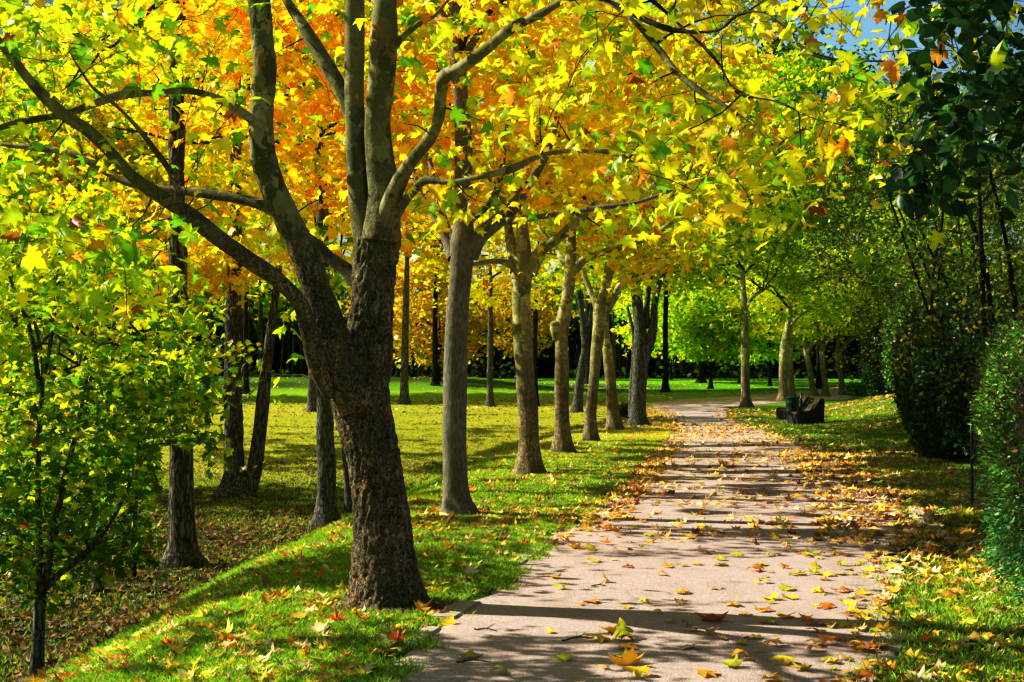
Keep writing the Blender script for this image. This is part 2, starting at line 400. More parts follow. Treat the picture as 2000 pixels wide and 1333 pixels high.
def leaves(pos, size, cols, temps, o, up=.9, rnd=1.0, droop=.35, name='crown', out_dir=None, mix_n=None):
    """many small leaf faces -> one mesh"""
    n = len(pos)
    nm = R.normal(0, rnd, (n, 3)) * .6 + np.array([0, 0, up])
    nm /= np.linalg.norm(nm, axis=1)[:, None]
    td = R.normal(0, 1, (n, 3)); td[:, 2] = td[:, 2] * .4 - droop
    if out_dir is not None: td = td * .6 + out_dir
    td -= nm * (td * nm).sum(1)[:, None]; td /= np.linalg.norm(td, axis=1)[:, None] + 1e-9
    xd = np.cross(td, nm)
    B = np.stack([xd * R.uniform(.72, 1.12, (n, 1)), td, nm * R.uniform(.2, 2.2, (n, 1))], 1)
    age = np.where(R.uniform(0, 1, n) < .3, R.uniform(.2, .8, n), 0)      # browned rims
    which = R.integers(0, len(temps), n)
    Vs, Ts, Cs = [], [], []; base = 0
    for k, (tv, tt, tw) in enumerate(temps):
        idx = np.where(which == k)[0]
        if not len(idx): continue
        s = size[idx] if hasattr(size, '__len__') else np.full(len(idx), size)
        V = np.einsum('vi,nij->nvj', tv, B[idx]) * s[:, None, None] + pos[idx][:, None]
        T = tt[None] + (np.arange(len(idx)) * len(tv))[:, None, None] + base
        c = cols[idx][:, None] * tw[None, :, None]
        if len(tv) > 6:
            e_ = (age[idx][:, None] * (tw < 1)[None] * R.uniform(.3, 1, (len(idx), len(tv))))[..., None]
            c = c * (1 - e_) + c * np.array([.62, .38, .5]) * e_
        Vs.append(V.reshape(-1, 3)); Ts.append(T.reshape(-1, 3)); Cs.append(c.reshape(-1, 3)); base += len(idx) * len(tv)
    return mesh_np(name, np.vstack(Vs) - np.asarray(o), np.vstack(Ts), np.clip(np.vstack(Cs), 0, 1))

EL, AZ = 36.0, 76.0          # sun elevation; azimuth measured from +Y toward -X
def pix(p):
    d = p - np.array([0, 0, EYE]); cy, sy = math.cos(PITCH), math.sin(PITCH)
    f = d[:, 1] * cy + d[:, 2] * sy; v = -d[:, 1] * sy + d[:, 2] * cy
    f = np.maximum(f, .3)
    return CX + F * d[:, 0] / f, CY - F * v / f
def inpoly(px, py, poly):
    r = np.zeros(len(px), bool); n = len(poly)
    for i in range(n):
        x0, y0 = poly[i]; x1, y1 = poly[(i + 1) % n]
        c = ((y0 > py) != (y1 > py)) & (px < (x1 - x0) * (py - y0) / (y1 - y0 + 1e-9) + x0); r ^= c
    return r
# sun share wanted on ground patches, shaped by cutting crown leaves, later rows win
SUNNY = [(.70, [(480, 735), (1290, 735), (1290, 1000), (480, 1000)]),
  (.96, [(480, 748), (2000, 745), (2000, 772), (480, 770)]),
  (.10, [(480, 772), (1250, 776), (1250, 786), (480, 784)]),
  (.92, [(760, 786), (1250, 786), (1060, 850), (870, 900), (760, 930)]), (.85, [(500, 780), (640, 780), (640, 880), (500, 860)]),
  (.12, [(770, 930), (1000, 868), (1180, 822), (1180, 845), (1000, 900), (770, 985)]),
  (.30, [(0, 880), (700, 880), (700, 1010), (420, 1160), (0, 1400)]),
  (.97, [(850, 985), (1020, 900), (1240, 850), (1330, 850), (1200, 960), (1110, 1012), (850, 1012)]),
  (.90, [(1240, 785), (1450, 785), (1400, 815), (1270, 815)]), (.25, [(1180, 818), (1560, 818), (1640, 855), (1180, 852)]),
  (.90, [(1400, 785), (1850, 760), (1850, 812), (1610, 815), (1400, 815)]), (.10, [(1490, 815), (1900, 825), (1900, 885), (1590, 870)]),
  (.60, [(1230, 855), (1680, 870), (1820, 985), (1160, 985)]), (.80, [(1160, 975), (1800, 975), (1850, 1035), (1100, 1035)]),
  (.03, [(820, 1016), (1090, 1016), (1500, 1045), (1900, 1050), (1920, 1095), (1300, 1088), (980, 1092), (820, 1085)]),
  (.99, [(830, 1095), (1000, 1092), (1300, 1092), (1780, 1098), (1960, 1110), (1960, 1180), (1500, 1178), (860, 1172)]),
  (.55, [(850, 1180), (2000, 1185), (2000, 1225), (850, 1225)]), (.42, [(600, 1225), (2000, 1225), (2000, 1400), (600, 1400)]),
  (.98, [(60, 1400), (420, 1150), (690, 1015), (700, 1050), (440, 1190), (160, 1400)]),
  (.06, [(160, 1400), (440, 1185), (700, 1045), (700, 1095), (480, 1215), (260, 1400)]),
  (.97, [(260, 1400), (480, 1215), (700, 1095), (860, 1110), (860, 1180), (700, 1240), (640, 1400)])]
TRUNKS = [(*at(a, b)[:2], w) for a, b, w in ((755, 1185, .42), (898, 1008, .33), (1035, 930, .32), (1099, 887, .28), (1152, 865, .3), (1200, 843, .3), (1246, 832, .35), (957, 795, .35), (357, 1103, .25), (458, 968, .3), (1457, 795, .3), (1529, 785, .4))]
def sun_keep(pos, strength=.97):  # leaf gaps cut along the sun rays to shape the light
    t = np.maximum(pos[:, 2], 0) / math.tan(math.radians(EL))
    gx = pos[:, 0] + t * math.sin(math.radians(AZ)); gy = pos[:, 1] - t * math.cos(math.radians(AZ))
    z = H(gx, gy); t = np.maximum(pos[:, 2] - z, 0) / math.tan(math.radians(EL))
    gx = pos[:, 0] + t * math.sin(math.radians(AZ)); gy = pos[:, 1] - t * math.cos(math.radians(AZ)); z = H(gx, gy)
    ok = gy > 2.5
    px, py = pix(np.stack([gx, gy, z], -1))
    share = np.full(len(pos), .4)
    for v, poly in SUNNY: share[inpoly(px, py, poly)] = v
    u = .5 + .5 * np.clip(fbm(gx * .9, gy * 1.6, 0, 77) * 1.9, -1, 1)
    lit = (u < share) & ok
    hit = lit & (R.uniform(0, 1, len(pos)) < strength)
    dx, dy = math.sin(math.radians(AZ)), -math.cos(math.radians(AZ)); tn = math.tan(math.radians(EL))
    for bx, by, w in TRUNKS:                       # openings that let the sun reach the row's trunks
        t = (bx - pos[:, 0]) * dx + (by - pos[:, 1]) * dy
        lat = np.abs((bx - pos[:, 0]) * dy - (by - pos[:, 1]) * dx); zz = pos[:, 2] - t * tn
        hit |= (t > .3) & (lat < w) & (zz > -.8) & (zz < 3.4) & (vn(zz * 2.2, bx, by, 4) > -.45) & (R.uniform(0, 1, len(pos)) < .96)
    return ~hit

def clear_limbs(pos, sk, rmin=.018, p=.85, pad=5):
    S = sk[sk[:, 3] > rmin]
    if not len(S): return pos
    sx, sy = pix(S[:, :3]); sw = S[:, 3] / S[:, 1] * F + pad
    px, py = pix(pos); hit = np.zeros(len(pos), bool)
    for i in range(0, len(pos), 4000):
        j = slice(i, i + 4000)
        d2 = (px[j, None] - sx[None]) ** 2 + (py[j, None] - sy[None]) ** 2
        hit[j] = ((d2 < (sw[None] * 1.15) ** 2) & (pos[j, 1][:, None] < S[:, 1][None] + .05)).any(1)
    return pos[~(hit & (R.uniform(0, 1, len(pos)) < p))]

# ------------------------------------------------------------------ growing twigs toward target points
def grow(skel, targets, step=.22, lift=.12, wob=.08, thick=1.0, rmin=.0022):
    """skel (n,4): x y z radius. returns branch list [(pts, radii)] and nodes (m,3) along the thin wood"""
    cap = len(skel) + int(len(targets) * 40) + 100
    A = np.zeros((cap, 4)); n = len(skel); A[:n] = skel
    d0 = np.min(np.linalg.norm(targets[:, None] - skel[None, ::max(1, len(skel) // 200), :3], axis=2), axis=1)
    br, nodes = [], []
    for ti in np.argsort(d0):
        t = targets[ti]
        dd = np.linalg.norm(A[:n, :3] - t, axis=1)
        i = int(np.argmin(dd)); a = A[i, :3]; L = dd[i]
        if L < step * .4: nodes.append(t); continue
        k = max(2, int(L / step)) + 1
        c = (a + t) / 2 + np.array([0, 0, lift * L]) + R.normal(0, wob * L, 3)
        s = np.linspace(0, 1, k)[:, None]
        p = (1 - s) ** 2 * a + 2 * s * (1 - s) * c + s ** 2 * t
        p[1:-1] += R.normal(0, wob * .25 * min(L, 1.), (k - 2, 3))
        r0 = min(A[i, 3] * .75, (.0035 + .0085 * L) * thick); r0 = max(r0, rmin)
        r = r0 + (rmin - r0) * s[:, 0] ** .8
        br.append((p, r)); m = k - 1
        if n + m < cap: A[n:n + m, :3] = p[1:]; A[n:n + m, 3] = r[1:]; n += m
        nodes.extend(p[max(1, k // 3):])
    return br, np.array(nodes)
def twigs_mesh(br, o, sides=5, name='twigs', rcut=0):
    t = Tubes()
    for p, r in br:
        if r[0] < rcut: continue
        t.add(p, r, sides, cap=False)
    return t.mesh(name, o) if t.V else None

def trunk_pts(pts, Y, base=None, depths=None):
    """pixel outline of a trunk -> world x y z radius"""
    out = []
    for k, (px, py, w) in enumerate(pts):
        y = Y + (depths[k] if depths else 0)
        q = P(px, py, y); out.append([*q, w / 2 / F * y])
    out = np.array(out)
    return out
NTREE = [0]
def pixtree(name, label, pts, bark, limbs=(), crown=None, group=None, cat='tree', depth=None, sides=14, step=.15, lump=.02, fiss=0, flare=.25, base_px=None, off=0):
    """tree whose trunk starts where the first trunk point meets the ground"""
    b = at(*(base_px or pts[0][:2])) if depth is None else None
    if depth is None: Y = b[1] + off
    else: Y = depth
    tp = trunk_pts(pts, Y); tp[:, 3] *= .86
    g = h(tp[0, 0], tp[0, 1])
    o = np.array([tp[0, 0], tp[0, 1], g])
    first = tp[0].copy(); first[2] = g - .12
    tp[0, 2] = max(tp[0, 2], g + .02)
    tp = np.vstack([first, tp])
    rt = root(name, label, cat, o, group)
    NTREE[0] += 1; seed = NTREE[0] * 13
    c = catmull(tp, step)
    T = Tubes(); T.add(c[:, :3], np.maximum(c[:, 3], .004), sides, bark_disp(lump, fiss, seed, flare, o))
    link('trunk', T.mesh('trunk', o), M[bark], rt)
    sk = [c[len(c) // 2:]]
    for lb in limbs:
        lp = lb['p']; dz = lb.get('d', 0)
        n = len(lp)
        dep = [dz * i / (n - 1) + lb.get('d0', 0) for i in range(n)]
        q = catmull(trunk_pts(lp, Y, depths=dep), step * .8)
        TT = Tubes(); TT.add(q[:, :3], np.maximum(q[:, 3], .003), max(6, sides * 2 // 3), bark_disp(lump * .5, 0, seed + 3))
        link('limb', TT.mesh('limb', o), M[lb.get('bark', bark)], rt); sk.append(q)
    return rt, o, np.vstack(sk), Y

def ellipsoid(cen, rad, n, hollow=.35, zmin=None, flat=None):
    v = R.normal(0, 1, (n * 3, 3)); v /= np.linalg.norm(v, axis=1)[:, None]
    r = R.uniform(hollow ** 3, 1, n * 3) ** (1 / 3)
    p = np.asarray(cen) + v * r[:, None] * np.asarray(rad)
    if zmin is not None: p = p[p[:, 2] > zmin + .5 * vn(p[:, 0], p[:, 1], 0, 4)[...]]
    # gaps
    g = fbm(p[:, 0] * .55, p[:, 1] * .55, p[:, 2] * .8, int(cen[0] * 7) & 63) > -.28
    p = p[g]
    return p[:n]
def add_crown(rt, o, sk, cen, rad, n_t, per, size, pal, temps, mkey='leaf', zmin=None, spread=.55, main=6, bark='twig', up=.9, thick=1.0, pal2=None, split=None, keep=None, twig_sides=4, rcut=.004, hollow=.3, carve=.97, limb_clear=.85):
    if cen[1] < 70: per = int(per * 1.6)
    cen = np.asarray(cen, float); rad = np.asarray(rad, float)
    tg = ellipsoid(cen, rad, n_t, hollow, zmin); sk_own = sk
    if keep is not None: tg = tg[keep(tg)]
    # main limbs first
    big = []
    top = sk[np.argsort(sk[:, 2])[-max(6, len(sk) // 3):]]
    for i in range(main):
        a = top[R.integers(0, len(top))]
        ang = 2 * PI * i / main + R.uniform(-.4, .4)
        e = cen + rad * np.array([math.cos(ang) * .6, math.sin(ang) * .6, R.uniform(-.1, .6)])
        m = (a[:3] + e) / 2 + np.array([0, 0, .15 * np.linalg.norm(e - a[:3])]) * R.uniform(-.3, 1)
        s = np.linspace(0, 1, 9)[:, None]
        p = (1 - s) ** 2 * a[:3] + 2 * s * (1 - s) * m + s ** 2 * e
        p[1:-1] += R.normal(0, .05, (7, 3))
        r = np.linspace(min(a[3] * .6, .09), .012, 9)
        big.append((p, r)); sk = np.vstack([sk, np.column_stack([p, r])])
    br, nodes = grow(sk, tg, .35, .08, .08, thick)
    me = twigs_mesh(big + br, o, twig_sides, 'branches', rcut)
    if me: link('branches', me, M[bark], rt)
    # leaves in flat sprays around targets + along twigs
    k = R.integers(0, len(tg), n_t * per)
    pos = tg[k] + R.normal(0, 1, (len(k), 3)) * np.array([spread, spread, spread * .28])
    k2 = R.integers(0, len(nodes), len(k) // 3)
    pos = np.vstack([pos, nodes[k2] + R.normal(0, .14, (len(k2), 3))])
    if zmin is not None: pos = pos[pos[:, 2] > zmin - .4]
    if keep is not None: pos = pos[keep(pos)]
    if cen[1] < 60: pos = clear_limbs(pos, sk_own, p=limb_clear)
    if cen[1] < 70 and carve: pos = pos[sun_keep(pos, carve) | (pos[:, 2] < H(pos[:, 0], pos[:, 1]) + (2.2 if carve < .9 else 0))]
    cols = pick(pal, len(pos))
    if pal2 is not None:
        f = split(pos); c2 = pick(pal2, len(pos)); u = R.uniform(0, 1, len(pos)) < f
        cols = np.where(u[:, None], c2, cols)
    sh = 1 + .22 * fbm(pos[:, 0] * .9, pos[:, 1] * .9, pos[:, 2] * 1.3, 21)
    cols = cols * sh[:, None]
    sz = size * R.uniform(.65, 1.25, len(pos))
    link('crown', leaves(pos, sz, cols, temps, o, up=up), M[mkey], rt)
    return br

# ================================================================== GROUND
def graded(a, b, fine, c0, c1, g=1.09):
    xs = list(np.arange(c0, c1 + 1e-6, fine)); s = fine; x = c1
    while x < b: s *= g; x += s; xs.append(x)
    s = fine; x = c0
    while x > a: s *= g; x -= s; xs.insert(0, x)
    return np.array(xs)
gx = graded(-700, 700, .2, -5, 9, 1.07); gy = graded(-40, 1100, .22, 3, 26, 1.035)
GX, GY = np.meshgrid(gx, gy)
GZ = H(GX, GY)
V = np.stack([GX, GY, GZ], -1).reshape(-1, 3)
nx, ny = len(gx), len(gy)
i = np.arange(ny - 1)[:, None] * nx + np.arange(nx - 1)[None]
Q = np.stack([i, i + 1, i + nx + 1, i + nx], -1).reshape(-1, 4)
def litter(x, y):
    """0 green lawn .. 1 brown leaf litter"""
    s = rowx(y) - x
    low = ss(1.6, 3.6, s) * ss(34, 20, y)
    vr = ss(-.2, .2, s * 0 + .35) * .0
    rr = ss(.2, 1.4, x - rex(y)) * .45
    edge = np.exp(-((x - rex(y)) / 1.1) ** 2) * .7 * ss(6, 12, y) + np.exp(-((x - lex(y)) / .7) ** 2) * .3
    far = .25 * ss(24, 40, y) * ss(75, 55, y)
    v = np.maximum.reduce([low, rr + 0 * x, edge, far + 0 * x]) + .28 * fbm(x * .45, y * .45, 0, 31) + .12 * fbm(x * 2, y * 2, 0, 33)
    return np.clip(v, 0, 1)
lt = litter(GX, GY).reshape(-1, 1)
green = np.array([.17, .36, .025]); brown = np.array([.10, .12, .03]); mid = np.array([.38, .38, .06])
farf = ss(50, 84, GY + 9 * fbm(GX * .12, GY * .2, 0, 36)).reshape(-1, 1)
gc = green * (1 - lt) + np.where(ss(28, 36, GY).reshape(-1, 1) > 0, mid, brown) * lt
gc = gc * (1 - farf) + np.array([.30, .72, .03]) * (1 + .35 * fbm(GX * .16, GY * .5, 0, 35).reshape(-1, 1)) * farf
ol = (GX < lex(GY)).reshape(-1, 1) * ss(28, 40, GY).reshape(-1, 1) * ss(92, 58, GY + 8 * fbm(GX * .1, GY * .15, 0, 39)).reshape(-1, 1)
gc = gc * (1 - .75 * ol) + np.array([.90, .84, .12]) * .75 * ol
vg = (ss(-.3, .3, GX - rex(GY)) * ss(13, 10, GY) * (.55 + .45 * fbm(GX * 1.5, GY * 1.5, 0, 38))).reshape(-1, 1); gc = gc * (1 - vg) + np.array([.42, .30, .20]) * vg
bm_ = (ss(82, 88, GY) * ss(110, 100, GY) * ss(18, 8, GX) * (.5 + .5 * ss(-.3, .2, fbm(GX * .1, GY * .3, 0, 37)))).reshape(-1, 1); gc = gc * (1 - bm_) + np.array([.09, .14, .025]) * bm_  # dark band on the berm: shade painted into the ground colour
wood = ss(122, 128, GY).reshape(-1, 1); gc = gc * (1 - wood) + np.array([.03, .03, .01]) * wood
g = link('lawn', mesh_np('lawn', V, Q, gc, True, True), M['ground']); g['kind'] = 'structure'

# path ribbon with ragged edges
yy = np.concatenate([np.arange(3.0, 26, .08), np.arange(26, 60, .25), np.arange(60, 76, .12), np.arange(76, 126, .5)])
k = 26
le = lex(yy) + .17 * fbm(yy * 1.6, 0, 0, 41) + .03 * vn(yy * 7, 0, 0, 42)
re_ = rex(yy) + .22 * fbm(yy * 1.4, 5, 0, 43) + .08 * vn(yy * 8, 0, 0, 44)
u = np.linspace(0, 1, k)
PX = le[:, None] * (1 - u) + re_[:, None] * u; PY = np.repeat(yy[:, None], k, 1)
PZ = H(PX, PY) + .006 + .0004 * PY
PZ[:, 0] -= .02; PZ[:, -1] -= .02
V = np.stack([PX, PY, PZ], -1).reshape(-1, 3)
i = np.arange(len(yy) - 1)[:, None] * k + np.arange(k - 1)[None]
Q = np.stack([i, i + 1, i + k + 1, i + k], -1).reshape(-1, 4)
g = link('path', mesh_np('path', V, Q, None, True, True), M['path']); g['kind'] = 'structure'

# ------------------------------------------------------------------ grass
def grass(name, x, y, hmin, hmax, wid, label):
    n = len(x); z = H(x, y)
    hh = R.uniform(hmin, hmax, n) ; a = R.uniform(0, 2 * PI, n)
    lean = R.normal(0, .45, (n, 2)) * hh[:, None]
    dx = np.cos(a) * wid / 2; dy = np.sin(a) * wid / 2
    b0 = np.stack([x - dx, y - dy, z - .005], -1); b1 = np.stack([x + dx, y + dy, z - .005], -1)
    m0 = np.stack([x - dx * .7 + lean[:, 0] * .35, y - dy * .7 + lean[:, 1] * .35, z + hh * .6], -1)
    tp = np.stack([x + lean[:, 0], y + lean[:, 1], z + hh], -1)
    V = np.stack([b0, b1, m0, tp], 1).reshape(-1, 3)
    T = (np.array([[0, 1, 2], [2, 1, 3]])[None] + (np.arange(n) * 4)[:, None, None]).reshape(-1, 3)
    dry = R.uniform(0, 1, n) < .22
    c = np.array([.38, .64, .045]) * R.uniform(.6, 1.35, (n, 1)) * (1 + .25 * fbm(x * .7, y * .7, 0, 51)[:, None])
    c[dry] = np.array([.5, .5, .14]) * R.uniform(.6, 1.1, (dry.sum(), 1))
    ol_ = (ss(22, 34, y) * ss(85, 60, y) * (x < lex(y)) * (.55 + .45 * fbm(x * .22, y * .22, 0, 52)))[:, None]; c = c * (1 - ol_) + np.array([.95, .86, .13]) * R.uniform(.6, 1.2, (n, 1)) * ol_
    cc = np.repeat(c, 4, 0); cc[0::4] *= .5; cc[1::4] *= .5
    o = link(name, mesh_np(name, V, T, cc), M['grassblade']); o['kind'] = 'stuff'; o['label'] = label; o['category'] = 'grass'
def scatter(n, y0, y1, xf0, xf1, dens, pw=1.0):
    y = y0 + (y1 - y0) * R.uniform(0, 1, n) ** pw; a, b = xf0(y), xf1(y)
    x = a + (b - a) * R.uniform(0, 1, n)
    k = R.uniform(0, 1, n) < dens(x, y); return x[k], y[k]
def gd(x, y):
    t = 1 - .85 * ss(.25, .75, litter(x, y)); e = np.minimum(lex(y) - x + .17 * fbm(y * 1.6, 0, 0, 41) + .05 + .34 * fbm(x * 4, y * 4, 0, 2), 9)
    e2 = x - rex(y) + .2 * fbm(x * 3, y * 3, 0, 6)
    return np.where(x < (lex(y) + rex(y)) / 2, t * ss(-.12, .1, e), t * ss(-.35, .25, e2))
cl0 = lambda x, y: ss(-.3, .4, fbm(x * .6, y * .6, 0, 58))
bare = lambda x, y: 1 - .9 * np.exp(-(((x + .86) / .5) ** 2 + ((y - 8.75) / .33) ** 2) ** 2)
X, Y = scatter(330000, 5.2, 16, lambda y: rowx(y) - 2.9, lambda y: lex(y) + .35, lambda x, y: gd(x, y) * bare(x, y), 1.3)
X2, Y2 = scatter(120000, 5.5, 24, lambda y: rex(y) - .5, lambda y: rex(y) + 2.4, gd)
X3, Y3 = scatter(190000, 16, 36, lambda y: rowx(y) - 3.4, lambda y: lex(y) + .1, gd)
X4, Y4 = scatter(90000, 20, 48, lambda y: rex(y) - .2, lambda y: rex(y) + 8, gd)
X6, Y6 = scatter(120000, 8, 27, lambda y: rowx(y) - 13, lambda y: rowx(y) - 2.7, lambda x, y: .06 + .4 * cl0(x, y))
X5, Y5 = scatter(170000, 24, 70, lambda y: rowx(y) - 18 + 0 * y, lambda y: rowx(y) - 2.6, lambda x, y: gd(x, y) * ss(70, 42, y))
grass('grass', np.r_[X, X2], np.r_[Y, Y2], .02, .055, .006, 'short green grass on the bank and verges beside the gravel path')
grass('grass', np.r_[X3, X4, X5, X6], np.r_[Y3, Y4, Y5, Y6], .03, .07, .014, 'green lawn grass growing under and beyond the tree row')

# ------------------------------------------------------------------ fallen leaves
def fallen(name, x, y, size, pal, temps, label, lift=.012):
    z = H(x, y) + lift + R.uniform(0, .015, len(x))
    pos = np.stack([x, y, z], -1)
    o = link(name, leaves(pos, size * R.uniform(.55, 1.2, len(x)), pick(pal, len(x), .3), temps, (0, 0, 0), up=1.6, rnd=.55, droop=0), M['litter'])
    o['kind'] = 'stuff'; o['label'] = label; o['category'] = 'fallen leaves'
cl = lambda x, y, s=61: ss(-.25, .45, fbm(x * 1.1, y * 1.1, 0, s))
PATH_NEAR = 11.5
A_ = [scatter(8000, 5.2, 15, lambda y: rowx(y) - 1.9, lambda y: lex(y) - .02, lambda x, y: .22 + .4 * cl(x, y)),
      scatter(11000, 13, 27, lambda y: rowx(y) - 1.2, lambda y: lex(y) + .5, lambda x, y: .35 + .6 * cl(x, y, 62)),
      scatter(1700, 5.0, 13, lambda y: rex(y) - .25, lambda y: rex(y) + 1.7, lambda x, y: .6 + .4 * cl(x, y)),
      scatter(5200, 12, 26, lambda y: rex(y) - 1.0, lambda y: rex(y) + 1.6, lambda x, y: .45 + .5 * cl(x, y, 64))]
fallen('fallen_leaves', np.concatenate([a[0] for a in A_]), np.concatenate([a[1] for a in A_]), .102, 'fall', T_FALL, 'yellow, tan and orange fallen leaves strewn over the grass verges')
B_ = [scatter(4200, PATH_NEAR, 40, lambda y: lex(y), lambda y: rex(y), lambda x, y: .3 + .6 * cl(x, y, 65)),
      scatter(9000, 26, 58, lambda y: rowx(y) - 1.5, lambda y: lex(y) + .5, lambda x, y: .15 + .7 * cl(x, y, 66)),
      scatter(15000, 22, 56, lambda y: rex(y) - .6, lambda y: rex(y) + 9, lambda x, y: .15 + .8 * ss(-.1, .5, fbm(x * .4, y * .55, 0, 67)))]
fallen('fallen_leaves', np.concatenate([a[0] for a in B_]), np.concatenate([a[1] for a in B_]), .13, 'fall', T_FALLM, 'golden fallen leaves over the farther path and the grass around the bench')
FAR_ = [scatter(9000, 56, 118, lambda y: rowx(y) - 70, lambda y: lex(y) + 0 * y, lambda x, y: .3 + .7 * cl(x * .3, y * .3, 69))]
fallen('fallen_leaves', FAR_[0][0], FAR_[0][1], .2, 'fall', T_LO, 'yellow leaves dotted over the far lawn')
D_ = [scatter(24000, 6, 36, lambda y: rowx(y) - 14, lambda y: rowx(y) - 2.3, lambda x, y: .35 + .65 * litter(x, y)),
      scatter(9000, 34, 70, lambda y: rowx(y) - 26, lambda y: rowx(y) - 2, lambda x, y: .5 + 0 * x)]
fallen('fallen_leaves', np.concatenate([a[0] for a in D_]), np.concatenate([a[1] for a in D_]), .12, 'falld', T_FALLM, 'brown leaf litter over the low ground left of the tree row')

# near leaves on the path, each one a thing
KINDS_ = [('yellow', (.80, .60, .05)), ('tan', (.60, .42, .20)), ('orange brown', (.62, .22, .03)), ('greenish yellow', (.50, .52, .04)), ('golden', (.78, .45, .04))]
leafmesh = {}
for kn, kc in KINDS_:
    for ti, (tv, tt, tw) in enumerate(T_FALL):
        vv = tv.copy(); vv[:, 1] -= .4; vv[:, 2] -= vv[:, 2].min() * .6
        vv[:, 2] += .03 * vn(vv[:, 0] * 5, vv[:, 1] * 5, ti, 5)
        cc = np.array(kc)[None] * tw[:, None] * (1 + .15 * vn(vv[:, 0] * 4, vv[:, 1] * 4, ti, 8)[:, None])
        me = mesh_np('leaf', vv, tt, np.clip(cc, 0, 1)); me.materials.append(M['litter']); leafmesh[kn, ti] = me
def one_leaf(px, py, kn, ti, size, label=None, tilt=None):
    p = at(px, py)
    o = bpy.data.objects.new('fallen_leaf', leafmesh[kn, ti]); C.objects.link(o)
    o.location = (float(p[0]), float(p[1]), float(p[2]) + .016); o.scale = (size * R.uniform(.7, 1.1), size, size * R.uniform(.5, 1.3))
    o.rotation_euler = (R.normal(0, .12), R.normal(0, .12), R.uniform(0, 6.28))
    if tilt: o.rotation_euler[0] = tilt
    o['category'] = 'leaf'
    if label: o['label'] = label
    else: o['label'] = f'{kn} fallen plane leaf, one of several such lying on the near gravel path'; o['group'] = f'{kn} leaves on the near gravel path'
SPECIAL = [(1112, 1066, 'orange brown', 1, .17, 'big curled orange leaf standing up on the path past the first kerb slab', .9),
    (1392, 1218, 'orange brown', 3, .17, 'large curled orange brown leaf alone on the middle of the near path', .5),
    (1165, 1255, 'yellow', 0, .16, 'yellow leaf at the side of a small cluster of leaves on the near path', .2),
    (1215, 1252, 'greenish yellow', 2, .17, 'green yellow leaf lying on top of the small leaf cluster on the near path', .35),
    (1190, 1240, 'golden', 1, .15, 'golden leaf at the back of the small leaf cluster on the near path', .5),
    (1228, 1303, 'golden', 3, .17, 'upright golden leaf near the bottom edge of the path', 1.0),
    (875, 1222, 'yellow', 1, .13, 'curled yellow leaf lying against the kerb slab by the first tree', .6),
    (1180, 1140, 'yellow', 2, .12, 'small bright yellow leaf pricked up in the sunlit stretch of path', .8),
    (1272, 1050, 'greenish yellow', 0, .11, 'small green leaf in the dark shadow band across the path', .1),
    (1380, 1085, 'tan', 0, .12, 'tan leaf on the sunny edge of the shadow band', .5)]
for s in SPECIAL: one_leaf(*s[:6], tilt=s[6])
cnt = 0
for _ in range(4000):
    if cnt >= 180: break
    y = R.uniform(5.6, PATH_NEAR); a, b = lex(y) + .1, rex(y) - .02
    x = a + (b - a) * R.uniform(0, 1) ** .55
    if R.uniform() > .35 + .65 * ss(1.2, 3.2, x - a): continue
    d = y / math.cos(0); px = CX + x / y * F
    if px > 2000 or px < 600: continue
    kn = KINDS_[int(R.choice(5, p=[.3, .22, .14, .16, .18]))][0]
    py = 730 + F * EYE / y
    if py > 1345: continue
    one_leaf(px, py, kn, int(R.integers(0, 4)), R.uniform(.05, .135)); cnt += 1

# ------------------------------------------------------------------ kerb stones, soil, sticks
def box(name, c, ax, L, W, Hh, m, label, cat, bev=.008, group=None):
    ax = np.array([ax[0], ax[1], 0.]); ax /= np.linalg.norm(ax); pr = np.array([-ax[1], ax[0], 0])
    nL, nW = 14, 5; V = []
    import bmesh
    bm = bmesh.new(); bmesh.ops.create_cube(bm, size=1)
    for v in bm.verts: v.co = Vector((v.co.x * L, v.co.y * W, v.co.z * Hh))
    bmesh.ops.bevel(bm, geom=bm.edges[:], offset=bev, segments=2, affect='EDGES')
    bmesh.ops.subdivide_edges(bm, edges=[e for e in bm.edges if e.calc_length() > .1], cuts=6, use_grid_fill=True)
    for v in bm.verts: v.co += Vector([float(vn(v.co.x * 9, v.co.y * 9, v.co.z * 9 + i * 3, 70 + i)) * .004 for i in range(3)])
    me = bpy.data.meshes.new(name); bm.to_mesh(me); bm.free()
    o = link(name, me, m, None, c); o.rotation_euler[2] = math.atan2(ax[1], ax[0])
    o['label'] = label; o['category'] = cat
    if group: o['group'] = group
    return o
def kerb(p0, p1, W, label, up=.012):
    a, b = at(*p0), at(*p1); d = b - a; L = np.linalg.norm(d[:2]); c = (a + b) / 2
    c[2] = h(c[0], c[1]) + up - .05
    box('kerb_slab', c, d[:2], L, W, .12, M['kerb'], label, 'kerb', group='kerb slabs along the path')
kerb((862, 1212), (918, 1180), .17, 'bare concrete kerb slab at the foot of the first tree', .016)
kerb((800, 1262), (845, 1228), .11, 'half buried kerb slab with leaves on it below the first tree', .008)
kerb((1002, 1105), (1075, 1055), .16, 'flush kerb slab along the grass edge past the first tree', .014)
kerb((1812, 1030), (1870, 1062), .12, 'concrete kerb slab beside the hedge, nearer of the pair', .02)
kerb((1782, 993), (1808, 1025), .11, 'concrete kerb slab beside the hedge, farther of the pair', .02)

